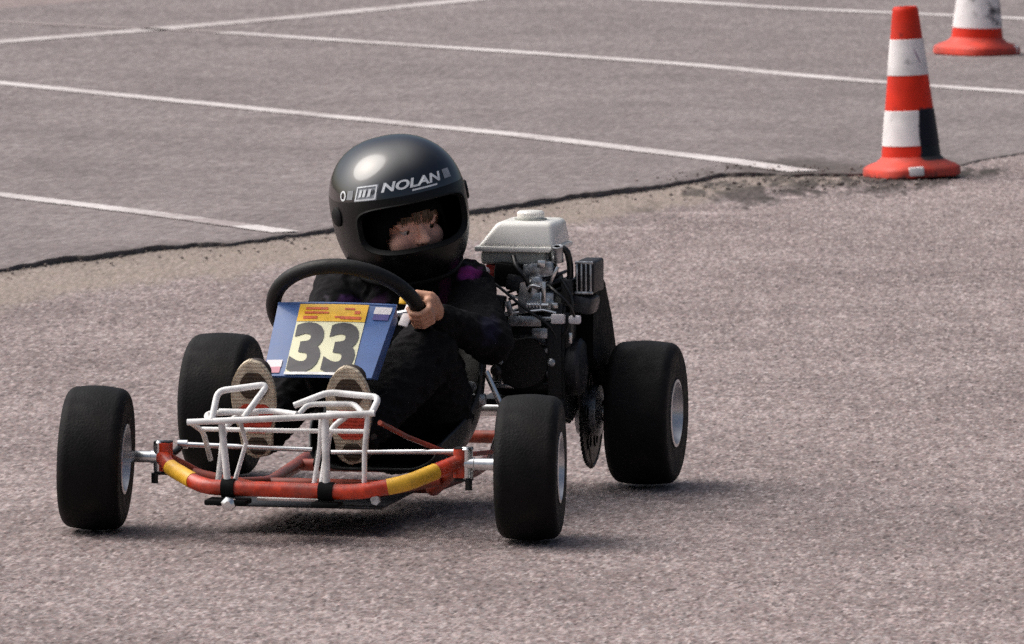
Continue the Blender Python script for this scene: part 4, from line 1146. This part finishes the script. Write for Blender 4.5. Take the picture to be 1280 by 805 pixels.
# raised band and its lettering, wrapped on the brow of the shell
def on_shell(bm, vs, fs, phi0, th0, off):
    rad = .150
    nvv = [bm.verts.new(shell(phi0 + v.x/rad/math.cos(th0), th0 + v.y/rad, 1, off)) for v in vs]
    for f in fs:
        try: bm.faces.new([nvv[i] for i in f])
        except ValueError: pass
BTH = R(22.5)
vs, fs, w, h = text_mesh('NOLAN', .024, .035, .28, 1.38, 1.02)
bm = bmesh.new(); on_shell(bm, vs, fs, R(1.5), BTH + R(.8), .0012); pobj('helmet_lettering', bm, M['print'], helm, 0)
def srect(w, h, shear=0, n=8): 
    vs, fs = rect(w, h, n); return [V((v.x + v.y*shear, v.y, 0)) for v in vs], fs
bm = bmesh.new(); vs, fs = srect(.052, .0032, .3); on_shell(bm, vs, fs, R(10), BTH - R(4.6), .0012); pobj('helmet_stripe', bm, M['print'], helm, 0)
bm = bmesh.new(); vs, fs = srect(.050, .030, .25); on_shell(bm, vs, fs, R(-37), BTH - R(1.5), .0010); pobj('helmet_badge', bm, M['printgrey'], helm, 0)
vs, fs, w, h = text_mesh('N', .018, .03, .28, 1.0)
bm = bmesh.new()
for (dw, dh, dx, dy) in ((.044, .0028, .002, .0125), (.044, .0028, -.003, -.0125), (.0030, .026, -.022, 0), (.0030, .026, .0215, 0)):
    a, b = srect(dw, dh, .25, 4); on_shell(bm, [v + V((dx, dy, 0)) for v in a], b, R(-37), BTH - R(1.5), .0018)
for dx in (-.012, -.003, .008):
    a, b = srect(.006, .014, .3, 2); on_shell(bm, [v + V((dx, 0, 0)) for v in a], b, R(-37), BTH - R(1.5), .0018)
pobj('badge_print', bm, M['print'], helm, 0)
bm = bmesh.new(); n = 28
ring = [V((.011*math.cos(2*PI*i/n), .011*math.sin(2*PI*i/n), 0)) for i in range(n)] + [V((.0068*math.cos(2*PI*i/n), .0068*math.sin(2*PI*i/n), 0)) for i in range(n)]
on_shell(bm, ring, [(i, (i+1) % n, n + (i+1) % n, n + i) for i in range(n)], R(-64), BTH - R(2.5), .0012)
pobj('helmet_emblem', bm, M['print'], helm, 0)
bm = bmesh.new(); vs, fs = srect(.020, .018, .2); on_shell(bm, vs, fs, R(34), BTH + R(1), .0010); pobj('helmet_badge', bm, M['printgrey'], helm, 0)
bm = bmesh.new(); on_shell(bm, *srect(.018, .018, .2), R(-54), BTH - R(2), .0009); pobj('helmet_badge', bm, M['printgrey'], helm, 0)

# ------------------------------------------------------------------ camera, light, sky
cam = bpy.data.cameras.new('camera'); co_ = bpy.data.objects.new('camera', cam); col.objects.link(co_)
co_.location = (0, 0, CAM_H); co_.rotation_euler = (PI/2 - PITCH, 0, 0)
cam.sensor_width = 36; cam.lens = 36*F_PX/1280; cam.clip_end = 3000; cam.clip_start = .5
cam.dof.use_dof = True; cam.dof.focus_distance = 13.45; cam.dof.aperture_fstop = 24
sc.camera = co_
SUN_EL, SUN_AZ = R(50), R(284)           # azimuth clockwise from +y: high on the left, a little behind
sd = V((math.sin(SUN_AZ)*math.cos(SUN_EL), math.cos(SUN_AZ)*math.cos(SUN_EL), math.sin(SUN_EL)))
ld = bpy.data.lights.new('sun', 'SUN'); ld.energy = 1.5; ld.angle = R(48); ld.color = (1.0, .95, .89)
lo = bpy.data.objects.new('sun', ld); col.objects.link(lo); lo.location = (-8, 5, 20)
lo.rotation_euler = sd.to_track_quat('Z', 'Y').to_euler()
w = bpy.data.worlds.new('World'); sc.world = w; w.use_nodes = True
bg = w.node_tree.nodes['Background']; sky = w.node_tree.nodes.new('ShaderNodeTexSky'); sky.sky_type = 'NISHITA'
sky.sun_disc = False; sky.sun_elevation = SUN_EL; sky.sun_rotation = SUN_AZ; sky.dust_density = 4; sky.air_density = 1.0; sky.ozone_density = 1.0
# hazy sky: the thin cloud glows round the sun
wn, wl_ = w.node_tree.nodes, w.node_tree.links
tc = wn.new('ShaderNodeTexCoord'); dt = wn.new('ShaderNodeVectorMath'); dt.operation = 'DOT_PRODUCT'; dt.inputs[1].default_value = sd
wl_.new(tc.outputs['Generated'], dt.inputs[0])
mxm = wn.new('ShaderNodeMath'); mxm.operation = 'MAXIMUM'; mxm.inputs[1].default_value = 0; wl_.new(dt.outputs['Value'], mxm.inputs[0])
pw = wn.new('ShaderNodeMath'); pw.operation = 'POWER'; pw.inputs[1].default_value = 5; wl_.new(mxm.outputs[0], pw.inputs[0])
cz = wn.new('ShaderNodeTexNoise'); cz.inputs['Scale'].default_value = 2.2; cz.inputs['Detail'].default_value = 6; wl_.new(tc.outputs['Generated'], cz.inputs['Vector'])
cm = wn.new('ShaderNodeMapRange'); cm.inputs[1].default_value = .35; cm.inputs[2].default_value = .7; cm.inputs[3].default_value = .0; cm.inputs[4].default_value = .14; wl_.new(cz.outputs['Fac'], cm.inputs['Value'])
hz = wn.new('ShaderNodeMix'); hz.data_type = 'RGBA'; wl_.new(cm.outputs[0], hz.inputs['Factor']); wl_.new(sky.outputs[0], hz.inputs['A']); hz.inputs['B'].default_value = (4.2, 4.1, 4.0, 1)
gl = wn.new('ShaderNodeVectorMath'); gl.operation = 'SCALE'; gl.inputs[0].default_value = (50, 48, 46); wl_.new(pw.outputs[0], gl.inputs['Scale'])
ad = wn.new('ShaderNodeVectorMath'); ad.operation = 'ADD'; wl_.new(hz.outputs['Result'], ad.inputs[0]); wl_.new(gl.outputs[0], ad.inputs[1])
wl_.new(ad.outputs[0], bg.inputs['Color']); bg.inputs['Strength'].default_value = .073
sc.view_settings.view_transform = 'Standard'; sc.view_settings.look = 'None'; sc.view_settings.exposure = 0; sc.view_settings.gamma = 1
sc.cycles.filter_width = 1.5
sc.cycles.max_bounces = 8
sc.cycles.use_denoising = False
